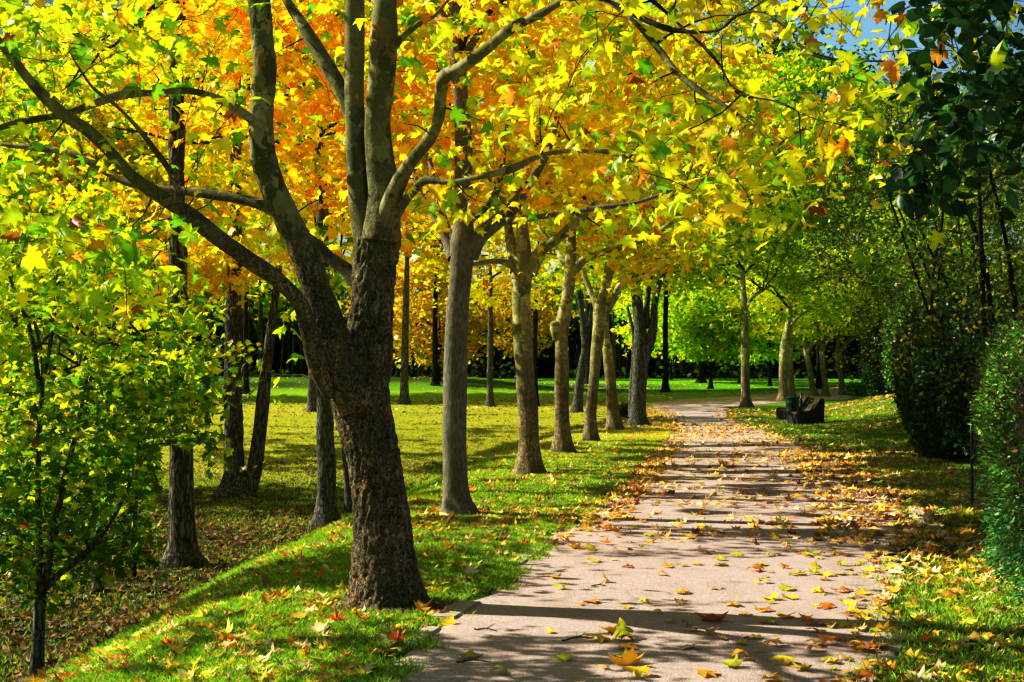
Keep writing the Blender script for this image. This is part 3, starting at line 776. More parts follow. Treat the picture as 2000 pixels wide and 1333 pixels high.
def stick(px, py, ang, L, label):
    p = at(px, py); s = np.linspace(-.5, .5, 9)
    q = np.stack([p[0] + s * L * math.cos(ang) + .02 * np.sin(s * 7), p[1] + s * L * math.sin(ang), np.full(9, p[2] + .016) + .006 * np.cos(s * 9)], -1)
    t = Tubes(); t.add(q, np.linspace(.006, .002, 9), 6)
    t.add(np.stack([q[4], q[4] + [.03, .035, .01], q[4] + [.05, .08, .015]]), [.003, .0025, .0015], 5)
    o = link('fallen_twig', t.mesh('twig', p), M['twig'], None, p); o['label'] = label; o['category'] = 'twig'; o['group'] = 'twigs dropped on the path'
stick(950, 1235, -.4, .17, 'short pale dropped twig lying just right of the kerb slab')
stick(1130, 1252, .5, .24, 'thin dropped twig touching the small leaf cluster')
stick(925, 1297, .1, .2, 'dropped twig near the bottom edge of the path')
stick(1170, 1148, .05, .12, 'little dropped twig on the sunlit stretch of path')
# mound of bare soil with a surface root at the first tree
def soil():
    c = np.array([-.86, 8.72]); n = 40
    ri = np.linspace(0, 1, 12); a = np.linspace(0, 2 * PI, n, endpoint=False)
    V = []
    for r in ri:
        for t in a:
            rr = r * (.55 + .12 * float(vn(math.cos(t) * 2, math.sin(t) * 2, 0, 3)))
            x, y = c[0] + math.cos(t) * rr * 1.0, c[1] + math.sin(t) * rr * .75
            V.append((x, y, h(x, y) + .05 * (1 - r ** 2) + .012 * float(vn(x * 12, y * 12, 0, 4)) * (1 - r) - .012 * r))
    T = []
    for i in range(11):
        for j in range(n):
            T.append((i * n + j, i * n + (j + 1) % n, (i + 1) * n + (j + 1) % n, (i + 1) * n + j))
    g = link('soil', mesh_np('soil', V, T, None, True, True), M['soil']); g['kind'] = 'structure'
soil()

# ================================================================== TREE 1: the big forked plane
Y1 = at(755, 1185)[1]
o1 = np.array([P(752, 1185, Y1)[0], Y1, h(P(752, 1185, Y1)[0], Y1)])
t1 = root('plane_tree', 'big forked plane with flaking brown bark leaning over the path, largest trunk', 'tree', o1)
def limb1(pts, name='limb', sides=22, step=.035, lump=.014, fiss=0.0, flare=None, dep=None, bark='bark_plane', seed=1):
    q = catmull(trunk_pts(pts, Y1, depths=dep), step)
    T = Tubes(); T.add(q[:, :3], np.maximum(q[:, 3], .0025), sides, bark_disp(lump, fiss, seed, flare, o1))
    link(name, T.mesh(name, o1), M[bark], t1); return q
def lin(a, b, n): return list(np.linspace(a, b, n))
tr = [(756, 1230, 150), (754, 1180, 128), (750, 1120, 118), (744, 1000, 106), (730, 900, 104), (712, 820, 112), (702, 760, 118), (716, 690, 104), (726, 610, 86), (731, 530, 88), (738, 470, 92), (742, 430, 84)]
sk1 = [limb1(tr, 'trunk', 96, .016, .020, .017, .36, lin(0, .15, 12), seed=3)]
L = [(700, 800, 74), (672, 730, 80), (650, 665, 72), (625, 585, 62), (598, 505, 56), (562, 430, 53), (532, 365, 51), (513, 300, 49), (509, 225, 47), (517, 150, 48), (514, 80, 46), (506, 0, 44), (498, -150, 38), (500, -350, 26), (520, -520, 12)]
sk1.append(limb1(L, sides=48, step=.022, lump=.014, fiss=.008, dep=lin(-.05, -.35, len(L)), seed=4))
S1 = [(728, 500, 66), (712, 430, 56), (700, 370, 44), (697, 300, 41), (692, 200, 39), (692, 100, 39), (692, 0, 37), (688, -150, 30), (680, -400, 15)]
sk1.append(limb1(S1, sides=32, step=.03, dep=lin(.12, .1, len(S1)), seed=5))
S2 = [(742, 470, 74), (750, 390, 66), (742, 310, 56), (737, 240, 51), (745, 160, 52), (750, 80, 51), (753, 0, 47), (762, -150, 38), (790, -400, 20)]
sk1.append(limb1(S2, sides=36, step=.03, fiss=.004, dep=lin(.05, -.1, len(S2)), seed=6))
RB = [(750, 430, 40), (775, 365, 32), (800, 320, 26), (838, 272, 24), (857, 228, 23), (861, 180, 23), (868, 150, 25), (905, 130, 22), (955, 92, 22), (1000, 55, 20), (1060, 25, 18), (1110, -2, 16), (1170, -5, 14), (1230, 35, 12), (1285, 95, 11), (1320, 140, 10), (1370, 180, 9), (1430, 215, 8), (1490, 265, 6), (1530, 330, 4), (1560, 395, 2)]
sk1.append(limb1(RB, sides=20, dep=lin(0, -2.6, len(RB)), seed=7))
RB2 = [(1110, -2, 8.8), (1180, 0, 8.2), (1250, 35, 8.2), (1320, 60, 7.5), (1400, 60, 6.1), (1440, 30, 6.1), (1490, 25, 5.4), (1540, 60, 5.4), (1575, 100, 5.4), (1640, 118, 4.1), (1720, 120, 3.4), (1800, 130, 2.7)]
sk1.append(limb1(RB2, bark='twig', sides=14, dep=lin(-1.6, -3.2, len(RB2)), seed=8))
RB3 = [(1150, -30, 8.8), (1240, -20, 8.2), (1340, 60, 6.8), (1400, 120, 6.1), (1440, 180, 5.4), (1520, 200, 4.1), (1600, 235, 3.4), (1680, 240, 2.0)]
sk1.append(limb1(RB3, bark='twig', sides=12, dep=lin(-1.8, -3.4, len(RB3)), seed=9))
RL = [(758, 440, 30), (788, 398, 22), (808, 372, 19), (832, 352, 18), (880, 356, 14), (940, 345, 12), (1000, 330, 12), (1060, 303, 10), (1125, 296, 8), (1200, 300, 6), (1260, 340, 4), (1310, 400, 3)]
sk1.append(limb1(RL, sides=14, dep=lin(0, -1.2, len(RL)), seed=10))
B = [(650, 770, 40), (622, 715, 40), (606, 655, 37), (585, 592, 34), (540, 545, 32), (482, 505, 32), (430, 468, 32), (370, 420, 31), (312, 383, 29), (262, 348, 28), (220, 302, 26), (172, 255, 25), (120, 220, 22), (60, 160, 18), (10, 95, 14), (-60, 20, 9)]
sk1.append(limb1(B, sides=26, dep=lin(-.1, -1.6, len(B)), seed=11))
U = [(505, 245, 22), (480, 225, 17), (440, 200, 15), (370, 178, 16), (300, 182, 15), (240, 185, 15), (190, 200, 14), (130, 222, 14), (60, 235, 13), (0, 250, 12), (-90, 290, 8)]
sk1.append(limb1(U, sides=16, dep=lin(-.3, -1.4, len(U)), seed=12))
W_ = [(545, 415, 24), (505, 398, 19), (440, 384, 18), (380, 376, 18), (300, 366, 15), (235, 352, 14), (150, 305, 14), (80, 290, 12), (15, 284, 9), (-60, 275, 5)]
sk1.append(limb1(W_, sides=16, dep=lin(-.2, .6, len(W_)), seed=13))
X_ = [(352, 392, 17), (338, 345, 14), (300, 290, 12), (262, 242, 11), (225, 205, 9), (180, 170, 7), (140, 110, 5)]
sk1.append(limb1(X_, sides=14, dep=lin(-.9, -1.6, len(X_)), seed=14))
Yb = [(705, 555, 44), (672, 525, 30), (645, 505, 27), (618, 478, 24), (592, 455, 16), (570, 430, 8)]
sk1.append(limb1(Yb, sides=18, dep=lin(.15, .25, len(Yb)), seed=15))
Z = [(694, 245, 30), (668, 180, 28), (640, 130, 26), (612, 85, 24), (585, 40, 21), (560, 0, 18), (520, -80, 12)]
sk1.append(limb1(Z, sides=18, dep=lin(.1, .5, len(Z)), seed=16))
Zs = [(765, 95, 20), (790, 70, 12), (820, 45, 10), (850, 30, 8), (890, -20, 5)]
sk1.append(limb1(Zs, sides=10, dep=lin(-.1, -.3, 5), seed=17))
SK1 = np.vstack(sk1); thin = SK1[SK1[:, 3] < .075]

def pixvol(n, x0, x1, y0, y1, d0, d1, mask=None):
    out = []
    while len(out) < n:
        px, py, d = R.uniform(x0, x1), R.uniform(y0, y1), R.uniform(d0, d1)
        if mask and not mask(px, py): continue
        out.append(P(px, py, d))
    return np.array(out)
gapn = lambda px, py, s: float(fbm(px / 130, py / 130, 0, s)) > -.22
tg = np.vstack([
    pixvol(62, -120, 500, -60, 330, 6.4, 9.6, lambda x, y: gapn(x, y, 81)),
    pixvol(30, -120, 460, 330, 560, 6.4, 8.6, lambda x, y: gapn(x, y, 82) and y < 600 - x * .25),
    pixvol(12, 60, 300, 470, 620, 6.3, 7.6),
    pixvol(22, 400, 590, 620, 820, 9.2, 11.0, lambda x, y: abs(y - (820 - (x - 400) * .9)) < 75),
    pixvol(34, 480, 900, -140, 120, 8.6, 11.0),
    pixvol(12, 560, 680, 60, 420, 9.4, 11.0),
    pixvol(30, 780, 1010, -60, 420, 7.8, 10.5),
    pixvol(60, 950, 1700, -120, 220, 5.6, 8.6, lambda x, y: gapn(x, y, 83)),
    pixvol(58, 1000, 1760, 180, 500, 5.6, 8.6, lambda x, y: gapn(x, y, 84) and y < 440 + 40 * math.sin(x / 90) and y < 300 + (x - 1050) * .45 and y < 470 - max(0, x - 1560) * .35),
    pixvol(18, 1680, 1980, -60, 130, 4.9, 6.6),
    pixvol(90, -300, 1500, -900, -120, 6.0, 11.5),
    pixvol(170, -1700, -120, -600, 380, 4.2, 9.0),  # unseen foliage left of frame, added to shade the near path
    pixvol(70, -900, -60, -250, 420, 8.5, 12.0),  # more unseen foliage, added to shade the left bank
    pixvol(60, -500, 680, -260, 230, 12.0, 14.3),  # foliage added to cast the shade band across the path
])
br, nodes = grow(thin, tg, .12, .05, .10, 1.15, .002)
link('twigs', twigs_mesh(br, o1, 5), M['twig'], t1)
keys = tg
pos = np.repeat(keys, 15, 0) + R.normal(0, .17, (len(keys) * 15, 3)) * [1.1, 1.1, .75]
offp = pix(keys)[0] < -60
pos = np.vstack([pos, np.repeat(keys[offp], 26, 0) + R.normal(0, .24, (offp.sum() * 26, 3))])  # extra unseen leaves on the off-frame targets, thickening the added shade
k2 = R.integers(0, len(nodes), 1500)
pos = np.vstack([pos, nodes[k2] + R.normal(0, .07, (1500, 3))])
# keep leaves off the face of the main trunk
px, py = pix(pos)
front = (pos[:, 1] < Y1 + .3) & (((px > 470) & (px < 800) & (py > 40) & (py < 620)) | ((px > 600) & (px < 800) & (py > 500)))
pos = pos[~(front & (R.uniform(0, 1, len(pos)) < .93))]
pos = pos[sun_keep(pos, .93)]
lf = pix(pos)[0] < 300; pos = np.vstack([clear_limbs(pos[~lf], SK1, .007, .85, 6), clear_limbs(pos[lf], SK1, .012, .45, 3)])
px, py = pix(pos); thin_ = (px > 270) & (px < 700) & (py > 180) & (py < 540); thin2 = (px < 500) & (py < 420)
pos = pos[~((thin_ & (R.uniform(0, 1, len(pos)) < .62)) | (thin2 & (R.uniform(0, 1, len(pos)) < .25)))]
px, py = pix(pos)
cols = pick('plane', len(pos)); c2 = pick('planegold', len(pos))
f = ss(500, 1000, px) * .8
cols = np.where((R.uniform(0, 1, len(pos)) < f)[:, None], c2, cols)
link('crown', leaves(pos, R.uniform(.05, .135, len(pos)) * np.where(pix(pos)[0] > 900, .80, .95), cols, T_HI, o1, up=.75, rnd=1.1, droop=.5), M['leaf_near'], t1)

# ================================================================== the rest of the row
def lb(p, d=0, d0=0, bark=None):
    r = dict(p=p, d=d, d0=d0)
    if bark: r['bark'] = bark
    return r
# tree 2: smooth maple, orange crown
t2, o2, sk2, Y2_ = pixtree('maple_tree', 'straight smooth grey barked maple with golden orange leaves, second tree of the row',
    [(898, 1008, 68), (892, 970, 55), (888, 900, 53), (888, 800, 54), (890, 700, 54), (893, 620, 52), (899, 540, 50), (903, 480, 56), (906, 420, 42), (905, 340, 42), (904, 250, 38), (896, 150, 35), (890, 50, 33), (885, -80, 26), (885, -260, 14)],
    'bark_smooth', [lb([(915, 500, 40), (935, 465, 32), (965, 438, 30), (1000, 408, 26), (1030, 365, 20), (1052, 330, 18), (1068, 300, 14), (1090, 230, 10)], -.4),
     lb([(985, 432, 16), (1030, 428, 12), (1090, 418, 11), (1160, 408, 10), (1250, 394, 7), (1340, 360, 4)], -.8, -.2),
     lb([(885, 505, 24), (862, 450, 13), (840, 410, 12), (818, 370, 11), (800, 300, 8)], .8),
     lb([(890, 490, 20), (868, 430, 13), (850, 370, 12), (838, 300, 9)], 1.2),
     lb([(915, 430, 20), (945, 408, 15), (966, 385, 15), (978, 340, 14), (985, 285, 11), (1000, 200, 8)], .7),
     lb([(900, 120, 20), (940, 60, 12), (990, 0, 9), (1050, -90, 5)], -.5), lb([(890, 60, 18), (840, 0, 12), (780, -80, 8)], .5)], sides=30, step=.05, lump=.012, fiss=0, flare=.4)
clear2 = lambda p: ~((p[:, 1] < Y2_ + .6) & (np.abs(pix(p)[0] - 897) < 42) & (pix(p)[1] > 380))
c2_ = P(900, 60, 14.6)
add_crown(t2, o2, sk2, c2_, (3.1, 2.6, 2.4), 170, 34, .135, 'orange', T_MAPLE, zmin=2.9, spread=.40, main=8, keep=lambda p: clear2(p) & (p[:, 2] > 2.3 + .35 * np.abs(p[:, 0] - c2_[0])* .3), pal2='gold', split=lambda p: ss(-1.0, 1.8, p[:, 0] - c2_[0]) * .65 + .1, rcut=.0028)

def row_tree(label, pts, limbs, crown_c, rad, pal, n_t, per, size, temps=T_MID, bark='bark_plane_far', zmin=None, name='plane_tree', group=None, off=0, sides=18, lump=.03, keep=None, pal2=None, split=None, base_px=None, up=.8, spread=.5, main=6, flare=.45, depth=None):
    rt, o, sk, Y = pixtree(name, label, pts, bark, limbs, sides=sides, step=.12 if Y1 else .1, lump=lump, fiss=0, flare=flare, off=off, group=group, base_px=base_px, depth=depth)
    c = P(crown_c[0], crown_c[1], Y + (crown_c[2] if len(crown_c) > 2 else 0))
    add_crown(rt, o, sk, c, rad, n_t, per, size, pal, temps, zmin=zmin, spread=spread, main=main, pal2=pal2, split=split, keep=keep, up=up, rcut=.006 if Y > 30 else .004)
    return rt, o, Y
G1 = 'plane trees of the row along the near side of the path'
row_tree('plane tree with two low spreading limbs and pale patched trunk, third of the row',
    [(1035, 930, 56), (1034, 880, 48), (1032, 800, 46), (1025, 720, 43), (1018, 640, 43), (1017, 570, 45), (1020, 530, 50), (1022, 500, 40), (1020, 440, 26), (1015, 350, 20)],
    [lb([(1012, 530, 34), (1000, 485, 22), (992, 440, 16), (980, 380, 13), (960, 300, 9)], .6), lb([(1035, 525, 34), (1058, 490, 23), (1085, 470, 19), (1110, 448, 17), (1150, 410, 13), (1190, 350, 9)], -.6),
     lb([(1005, 520, 16), (975, 510, 11), (940, 514, 10), (905, 520, 6)], -.3)], (1060, 200), (3.3, 3.0, 3.0), 'planegold', 120, 34, .17, zmin=3.3, pal2='orange', split=lambda p: .35 + 0 * p[:, 0])
row_tree('plane tree with a burr halfway up its pale trunk, fourth of the row',
    [(1099, 887, 42), (1098, 830, 33), (1097, 760, 31), (1097, 700, 30), (1097, 655, 33), (1100, 625, 33), (1108, 580, 26), (1113, 530, 29), (1115, 480, 24), (1118, 420, 20), (1115, 300, 13)],
    [lb([(1090, 662, 20), (1084, 640, 22), (1082, 630, 14)], -.1), lb([(1122, 530, 18), (1140, 508, 15), (1175, 494, 13), (1225, 480, 12), (1285, 455, 10), (1350, 400, 6)], -1),
     lb([(1108, 520, 16), (1092, 498, 12), (1078, 480, 10), (1050, 440, 7)], .8)], (1150, 260), (3.4, 3.2, 3.2), 'planegold', 110, 32, .18, zmin=3.6)
row_tree('mottled plane tree dividing into several upswept limbs, fifth of the row',
    [(1152, 865, 34), (1154, 820, 27), (1158, 760, 25), (1164, 690, 26), (1170, 640, 28), (1173, 605, 30), (1182, 570, 22), (1187, 520, 17), (1190, 460, 14), (1195, 380, 10)],
    [lb([(1170, 610, 18), (1160, 585, 13), (1146, 550, 11), (1132, 505, 10), (1115, 450, 7)], .5), lb([(1182, 600, 18), (1200, 578, 13), (1216, 552, 12), (1260, 530, 11), (1300, 500, 9), (1340, 450, 6)], -.8),
     lb([(1190, 540, 13), (1210, 500, 11), (1225, 450, 9), (1245, 400, 6)], .4)], (1200, 330), (3.6, 3.4, 3.1), 'yellow', 110, 32, .19, zmin=3.7, pal2='lime', split=lambda p: .4 + 0 * p[:, 0])
row_tree('darker plane tree leaning away behind the fifth trunk, sixth of the row',
    [(1200, 843, 36), (1197, 800, 27), (1192, 740, 24), (1187, 690, 22), (1182, 640, 20), (1185, 580, 17), (1195, 500, 12)],
    [lb([(1185, 610, 14), (1210, 570, 9), (1240, 520, 7)], .4), lb([(1183, 620, 14), (1165, 570, 9), (1150, 520, 7)], .5)], (1230, 400), (3.6, 3.6, 3.0), 'lime', 110, 30, .2, zmin=4.3, sides=14)
row_tree('dark multi stemmed tree with fluted trunk where the path bends, last of the near row',
    [(1246, 832, 40), (1246, 800, 34), (1249, 740, 34), (1252, 690, 36), (1250, 640, 28), (1247, 580, 18), (1250, 500, 13), (1255, 420, 9)],
    [lb([(1256, 700, 26), (1268, 670, 22), (1276, 640, 17), (1278, 600, 13), (1286, 560, 12), (1300, 520, 9), (1320, 460, 6)], -.3), lb([(1248, 640, 18), (1240, 580, 14), (1236, 520, 11), (1228, 450, 8)], .3),
     lb([(1234, 815, 16), (1233, 780, 12), (1236, 730, 10), (1238, 660, 8), (1225, 600, 6)], .9, .3), lb([(1262, 640, 15), (1264, 590, 11), (1270, 540, 9)], .5)], (1285, 420), (3.8, 3.8, 3.2), 'green', 110, 32, .2, bark='bark_grey', zmin=4.2, sides=16, pal2='lime', split=lambda p: .6 + 0 * p[:, 0])
row_tree('slim pale trunked tree leaning right behind the fourth and fifth trunks',
    [(1126, 806, 26), (1130, 770, 20), (1136, 720, 19), (1143, 680, 18), (1140, 640, 15), (1132, 580, 11), (1125, 500, 7)],
    [lb([(1142, 670, 12), (1152, 630, 8), (1158, 570, 6)], .3)], (1110, 500), (3.0, 3.0, 2.6), 'yellow', 90, 30, .19, name='lawn_tree', bark='bark_grey', zmin=3.3, sides=12)
row_tree('slender smooth young tree standing alone on the lawn with golden leaves',
    [(957, 795, 20), (957, 770, 15), (957, 720, 14), (958, 660, 13), (958, 590, 10), (958, 500, 7)], [], (950, 530), (3.6, 3.4, 3.2), 'gold', 120, 34, .24, T_MID, name='lawn_tree', bark='bark_grey', zmin=5.0, sides=10, pal2='yellow', split=lambda p: .4 + 0 * p[:, 0])
# small trees far over the lawn
for (x, y, w, cx, cy, r, pl, nm) in [
    (777, 728, 7, 775, 600, (4.5, 4, 4), 'rust', 'thin trunked rusty tree across the lawn, seen beside the first trunk'),
    (857, 745, 8, 850, 610, (4.5, 4, 4.4), 'rust', 'dark stemmed autumn tree across the lawn beside the maple trunk'),
    (1012, 742, 8, 1010, 610, (4.5, 4, 4.2), 'rust', 'rust leaved tree across the lawn glimpsed past the third trunk'),
    (1388, 760, 9, 1392, 640, (3.0, 3, 2.6), 'lime', 'small lime leaved young tree between the path and far wood'),
    (1370, 748, 16, 1340, 600, (5.5, 5, 4.6), 'lime', 'broad dark trunked tree at the far shaded lawn, behind the small lime tree'),
    (1504, 755, 7, 1500, 620, (4.2, 4, 3.8), 'lime', 'thin dark stemmed tree behind the path to the side of the lone plane'),
    (1310, 742, 6, 1290, 610, (5, 5, 4.2), 'yellow', 'yellow leaved tree far over the lawn behind the path bend'),
    (1180, 735, 6, 1190, 600, (5.5, 5, 4.6), 'gold', 'golden leaved tree at the far edge of the lawn'),
    (560, 735, 8, 560, 600, (5.5, 5, 5.0), 'yellow', 'yellow tree at the far wood edge seen between the left trunks'),
    (430, 735, 8, 420, 590, (6, 5, 5.4), 'lime', 'lime tree at the far wood edge behind the twin trunks'),
    (250, 735, 8, 250, 580, (7, 5, 6.0), 'gold', 'golden tree at the far wood edge behind the green saplings'),
    (70, 740, 8, 80, 570, (7, 5, 6.4), 'yellow', 'broad yellow tree at the far wood edge, leftmost over the lawn')]:
    row_tree(nm, [(x, y, w * 1.3), (x, y - 20, w), (x, y - 70, w * .9), (x + 2, y - 110, w * .6)], [], (cx, cy), np.array(r) * 1.0, pl, 110, 36, .36, T_LO, name='lawn_tree', bark='bark_dark', sides=8, group='trees across the lawn', main=5, spread=.8)

# ================================================================== right-hand row beyond the bench
G2 = 'plane trees of the row beyond the bench'
RR_ = [
 ('dark trunked plane standing by itself on the leafy verge between the path and bench', [(1457, 795, 26), (1456, 770, 21), (1455, 700, 19), (1455, 640, 17), (1453, 590, 15), (1450, 520, 10)], (1440, 540), (4.2, 3.8, 2.9), 'lime'),
 ('thick sunlit plane trunk just behind the litter bin, ahead of its slimmer twin', [(1529, 785, 28), (1530, 760, 21), (1530, 710, 20), (1535, 670, 24), (1540, 630, 14), (1545, 560, 9)], (1530, 560), (4.2, 3.8, 3.0), 'lime'),
 ('slimmer pale plane trunk close behind the thick trunk by the bin', [(1548, 780, 18), (1546, 750, 13), (1544, 710, 12), (1545, 660, 11), (1548, 580, 7)], (1560, 570), (4.0, 3.8, 2.8), 'yellow'),
 ('leaning pale sunlit plane, third trunk beyond the bench', [(1589, 775, 20), (1586, 750, 14), (1580, 715, 13), (1573, 680, 12), (1568, 620, 8)], (1600, 580), (4.2, 3.8, 2.8), 'lime'),
 ('dark straight plane, fourth trunk beyond the bench', [(1612, 775, 18), (1611, 745, 13), (1607, 710, 12), (1604, 670, 11), (1604, 600, 7)], (1640, 570), (4.2, 3.8, 2.8), 'lime'),
 ('bent plane with a low forked limb, fifth trunk beyond the bench', [(1646, 773, 17), (1643, 740, 12), (1637, 710, 12), (1636, 680, 11), (1645, 640, 8)], (1680, 560), (4.4, 3.8, 2.8), 'yellow'),
 ('broad plane trunk by the small shrubs, sixth beyond the bench', [(1693, 765, 17), (1690, 735, 13), (1688, 700, 13), (1690, 660, 12), (1695, 600, 7)], (1740, 560), (4.2, 3.8, 2.8), 'lime'),
 ('thin pale trunk rising behind the low shrubs, nearer of two', [(1711, 752, 8), (1710, 720, 7), (1709, 680, 7), (1709, 600, 5)], (1740, 600), (4.5, 3.8, 2.8), 'gold'),
 ('thin pale trunk rising behind the low shrubs, farther of two', [(1727, 750, 7), (1726, 720, 6), (1725, 680, 6), (1726, 600, 5)], (1790, 600), (4.5, 3.8, 3.0), 'yellow')]
for k, (nm, pts, cc, rad, pl) in enumerate(RR_):
    row_tree(nm, pts, [lb([(pts[-2][0], pts[-2][1] + 15, pts[-2][2] * .8), (pts[-2][0] + 18, pts[-2][1] - 10, 7), (pts[-2][0] + 50, pts[-2][1] - 30, 5)], -.5)], cc, rad, pl, 130, 34, .24, T_MID if k < 2 else T_LO, name='plane_tree', group=G2, sides=12, main=7, zmin=3.0, up=.8)

# ================================================================== left: trunks on the low ground
pixl = [
 ('furrowed_tree', 'stout furrowed grey trunk on the leafy low ground, thickest on the low side', [(357, 1103, 84), (357, 1070, 64), (356, 1000, 57), (354, 900, 54), (351, 800, 50), (349, 650, 46), (348, 500, 42), (345, 350, 38), (345, 200, 34), (347, 50, 30), (350, -200, 20)], 'bark_ridge', (330, 120), (4.0, 3.2, 4.0), 'yellow', 'lime', .16, T_MAPLE, 30),
 ('furrowed_tree', 'grey forked twin trunk with spreading roots on the low ground', [(458, 968, 80), (458, 930, 52), (457, 860, 44), (455, 760, 42), (456, 650, 38), (458, 520, 32), (460, 350, 26), (462, 150, 18)], 'bark_ridge', (440, 250), (4.4, 3.6, 4.0), 'orange', 'gold', .2, T_MID, 20),
 ('furrowed_tree', 'straight grey trunk just left of the big plane, foot in shade', [(637, 1028, 62), (637, 985, 44), (637, 900, 42), (635, 800, 38), (632, 700, 34), (632, 560, 28), (630, 380, 22), (628, 200, 14)], 'bark_grey', (560, 260), (3.8, 3.4, 4.0), 'orange', 'gold', .17, T_MAPLE, 22)]
for nm, label, pts, bk, cc, rad, pl, pl2, sz, tmp, sd in pixl:
    lm = []
    if 'twin' in label: lm = [lb([(478, 968, 40), (494, 930, 30), (504, 870, 28), (513, 790, 26), (520, 720, 22), (530, 640, 18), (545, 520, 13)], .2)]
    rt, o, sk, Yq = pixtree(nm, label, pts, bk, lm, sides=sd, step=.08, lump=.03, fiss=.012, flare=.3)
    up_ = sk[sk[:, 2] > 3.2]
    add_crown(rt, o, up_, P(cc[0], cc[1], Yq), rad, 190, 34, sz, pl, tmp, zmin=2.2 if Yq < 18 else 2.7, spread=.5, main=9, pal2=pl2, split=lambda p: .5 + 0 * p[:, 0], rcut=.004, limb_clear=.1, keep=(lambda p: (pix(p)[1] < 520)) if 'straight' in label else None)
def slim(name, label, pts, bark, crown, rad, pal, n_t, per, sz, tmp, limbs=(), zmin=None, up=.8, pal2=None, f2=.4, sides=10, spread=.3, mk='leaf', off=0, lift=.012, keep=None, carve=.97):
    rt, o, sk, Y = pixtree(name, label, pts, bark, limbs, sides=sides, step=.07, lump=lift, flare=.15)
    add_crown(rt, o, sk, P(crown[0], crown[1], Y + (crown[2] if len(crown) > 2 else 0)), rad, n_t, per, sz, pal, tmp, zmin=zmin, spread=spread, main=6, pal2=pal2, split=(f2 if callable(f2) else (lambda p: f2 + 0 * p[:, 0])), mkey=mk, rcut=.002, up=up, keep=keep, carve=carve)
    return Y
slim('young_tree', 'slim dark trunk half hidden behind the big plane', [(683, 1002, 26), (680, 960, 17), (674, 880, 15), (668, 780, 13), (662, 650, 10), (660, 500, 7)], 'bark_grey', (640, 330), (2.6, 2.6, 2.6), 'gold', 80, 24, .17, T_MID, keep=lambda p: pix(p)[1] < 500)
slim('young_tree', 'thin smooth sapling trunk between the green maple and stout trunk', [(190, 1155, 26), (196, 1100, 19), (204, 1000, 17), (209, 900, 15), (214, 800, 12), (222, 650, 9), (225, 500, 6)], 'bark_grey', (190, 560), (2.0, 1.8, 1.9), 'yellow', 110, 26, .10, T_MAPLE, pal2='lime', f2=.5, zmin=1.0)
# near green field maple
def vis_trunk(p):
    a, b = pix(p); return ~((a > 312) & (a < 400) & (b > 870) & (b < 1120)) & ~((a > 420) & (b > 700) & (R.uniform(0, 1, len(p)) < .6))
YG = slim('field_maple', 'young green leaved maple with low forked stems in the shade, closest on the low side', [(72, 1318, 32), (74, 1270, 26), (77, 1200, 23), (80, 1140, 24), (78, 1080, 13), (75, 980, 12), (76, 850, 11), (84, 720, 9), (70, 640, 7), (50, 560, 5)], 'bark_grey',
    (110, 800), (1.45, 1.4, 1.6), 'green', 360, 12, .08, T_MAPLE,
    [lb([(84, 1150, 18), (98, 1080, 14), (112, 1000, 13), (130, 920, 11), (150, 840, 8), (170, 740, 5)], -.5), lb([(88, 1150, 14), (120, 1118, 12), (180, 1068, 11), (225, 1005, 9), (262, 930, 7), (300, 870, 4)], -.4),
     lb([(78, 760, 10), (60, 650, 8), (45, 610, 7), (10, 520, 5)], .2), lb([(84, 740, 10), (100, 660, 8), (110, 560, 6), (118, 470, 4)], .5)], pal2='lime', f2=(lambda p: .25 + .7 * ss(.1, 2.2, p[:, 2])), spread=.15, zmin=-.5, sides=14, carve=.6, keep=vis_trunk)
slim('field_maple', 'second green maple sapling with drooping leafy sprays before the stout trunk', [(262, 1128, 9), (262, 1080, 8), (266, 980, 8), (280, 880, 7), (300, 800, 6), (320, 720, 4)], 'bark_dark', (320, 800), (1.5, 1.1, 1.3), 'green', 170, 9, .085, T_MAPLE, pal2='yellow', f2=(lambda p: .2 + .7 * ss(.4, 2.4, p[:, 2])), spread=.2, zmin=-.1, sides=8, carve=.7, keep=vis_trunk)
# crowns filling behind on the left
for (x, y, w, cx, cy, rad, pl, pl2, lab) in [
    (20, 960, 34, 30, 420, (3.4, 3, 3.6), 'yellow', 'lime', 'dark trunk beyond the green maple at the very left with yellow leaves'),
    (250, 880, 20, 235, 400, (4.6, 4, 4.2), 'gold', 'yellow', 'yellow autumn tree behind the thin smooth sapling'),
    (120, 850, 20, 120, 330, (5, 4, 5.0), 'yellow', 'rust', 'yellow tree farther back behind the green maple crown'),
    (400, 830, 22, 420, 330, (5.5, 4.5, 5.5), 'yellow', 'green', 'tall half green tree behind the twin trunk'),
    (610, 805, 20, 590, 270, (6, 5, 6.0), 'orange', 'gold', 'tall orange tree hidden behind the big plane fork'),
    (790, 790, 18, 800, 230, (6.5, 5, 6.5), 'gold', 'orange', 'tall golden tree on the lawn behind the smooth maple crown')]:
    b = at(x, y); sd = 10
    row_tree(lab, [(x, y, w * 1.25), (x, y - 40, w), (x + 2, y - 160, w * .85), (x + 5, y - 300, w * .6), (x + 4, y - 450, w * .4)], [], (cx, cy), rad, pl, 210, 48, .22, T_MID if b[1] < 45 else T_LO, name='autumn_tree', bark='bark_ridge', sides=10, pal2=pl2, split=lambda p: .4 + 0 * p[:, 0], group='autumn trees behind the low ground', zmin=b[2] + 3.2, spread=.6, main=8)
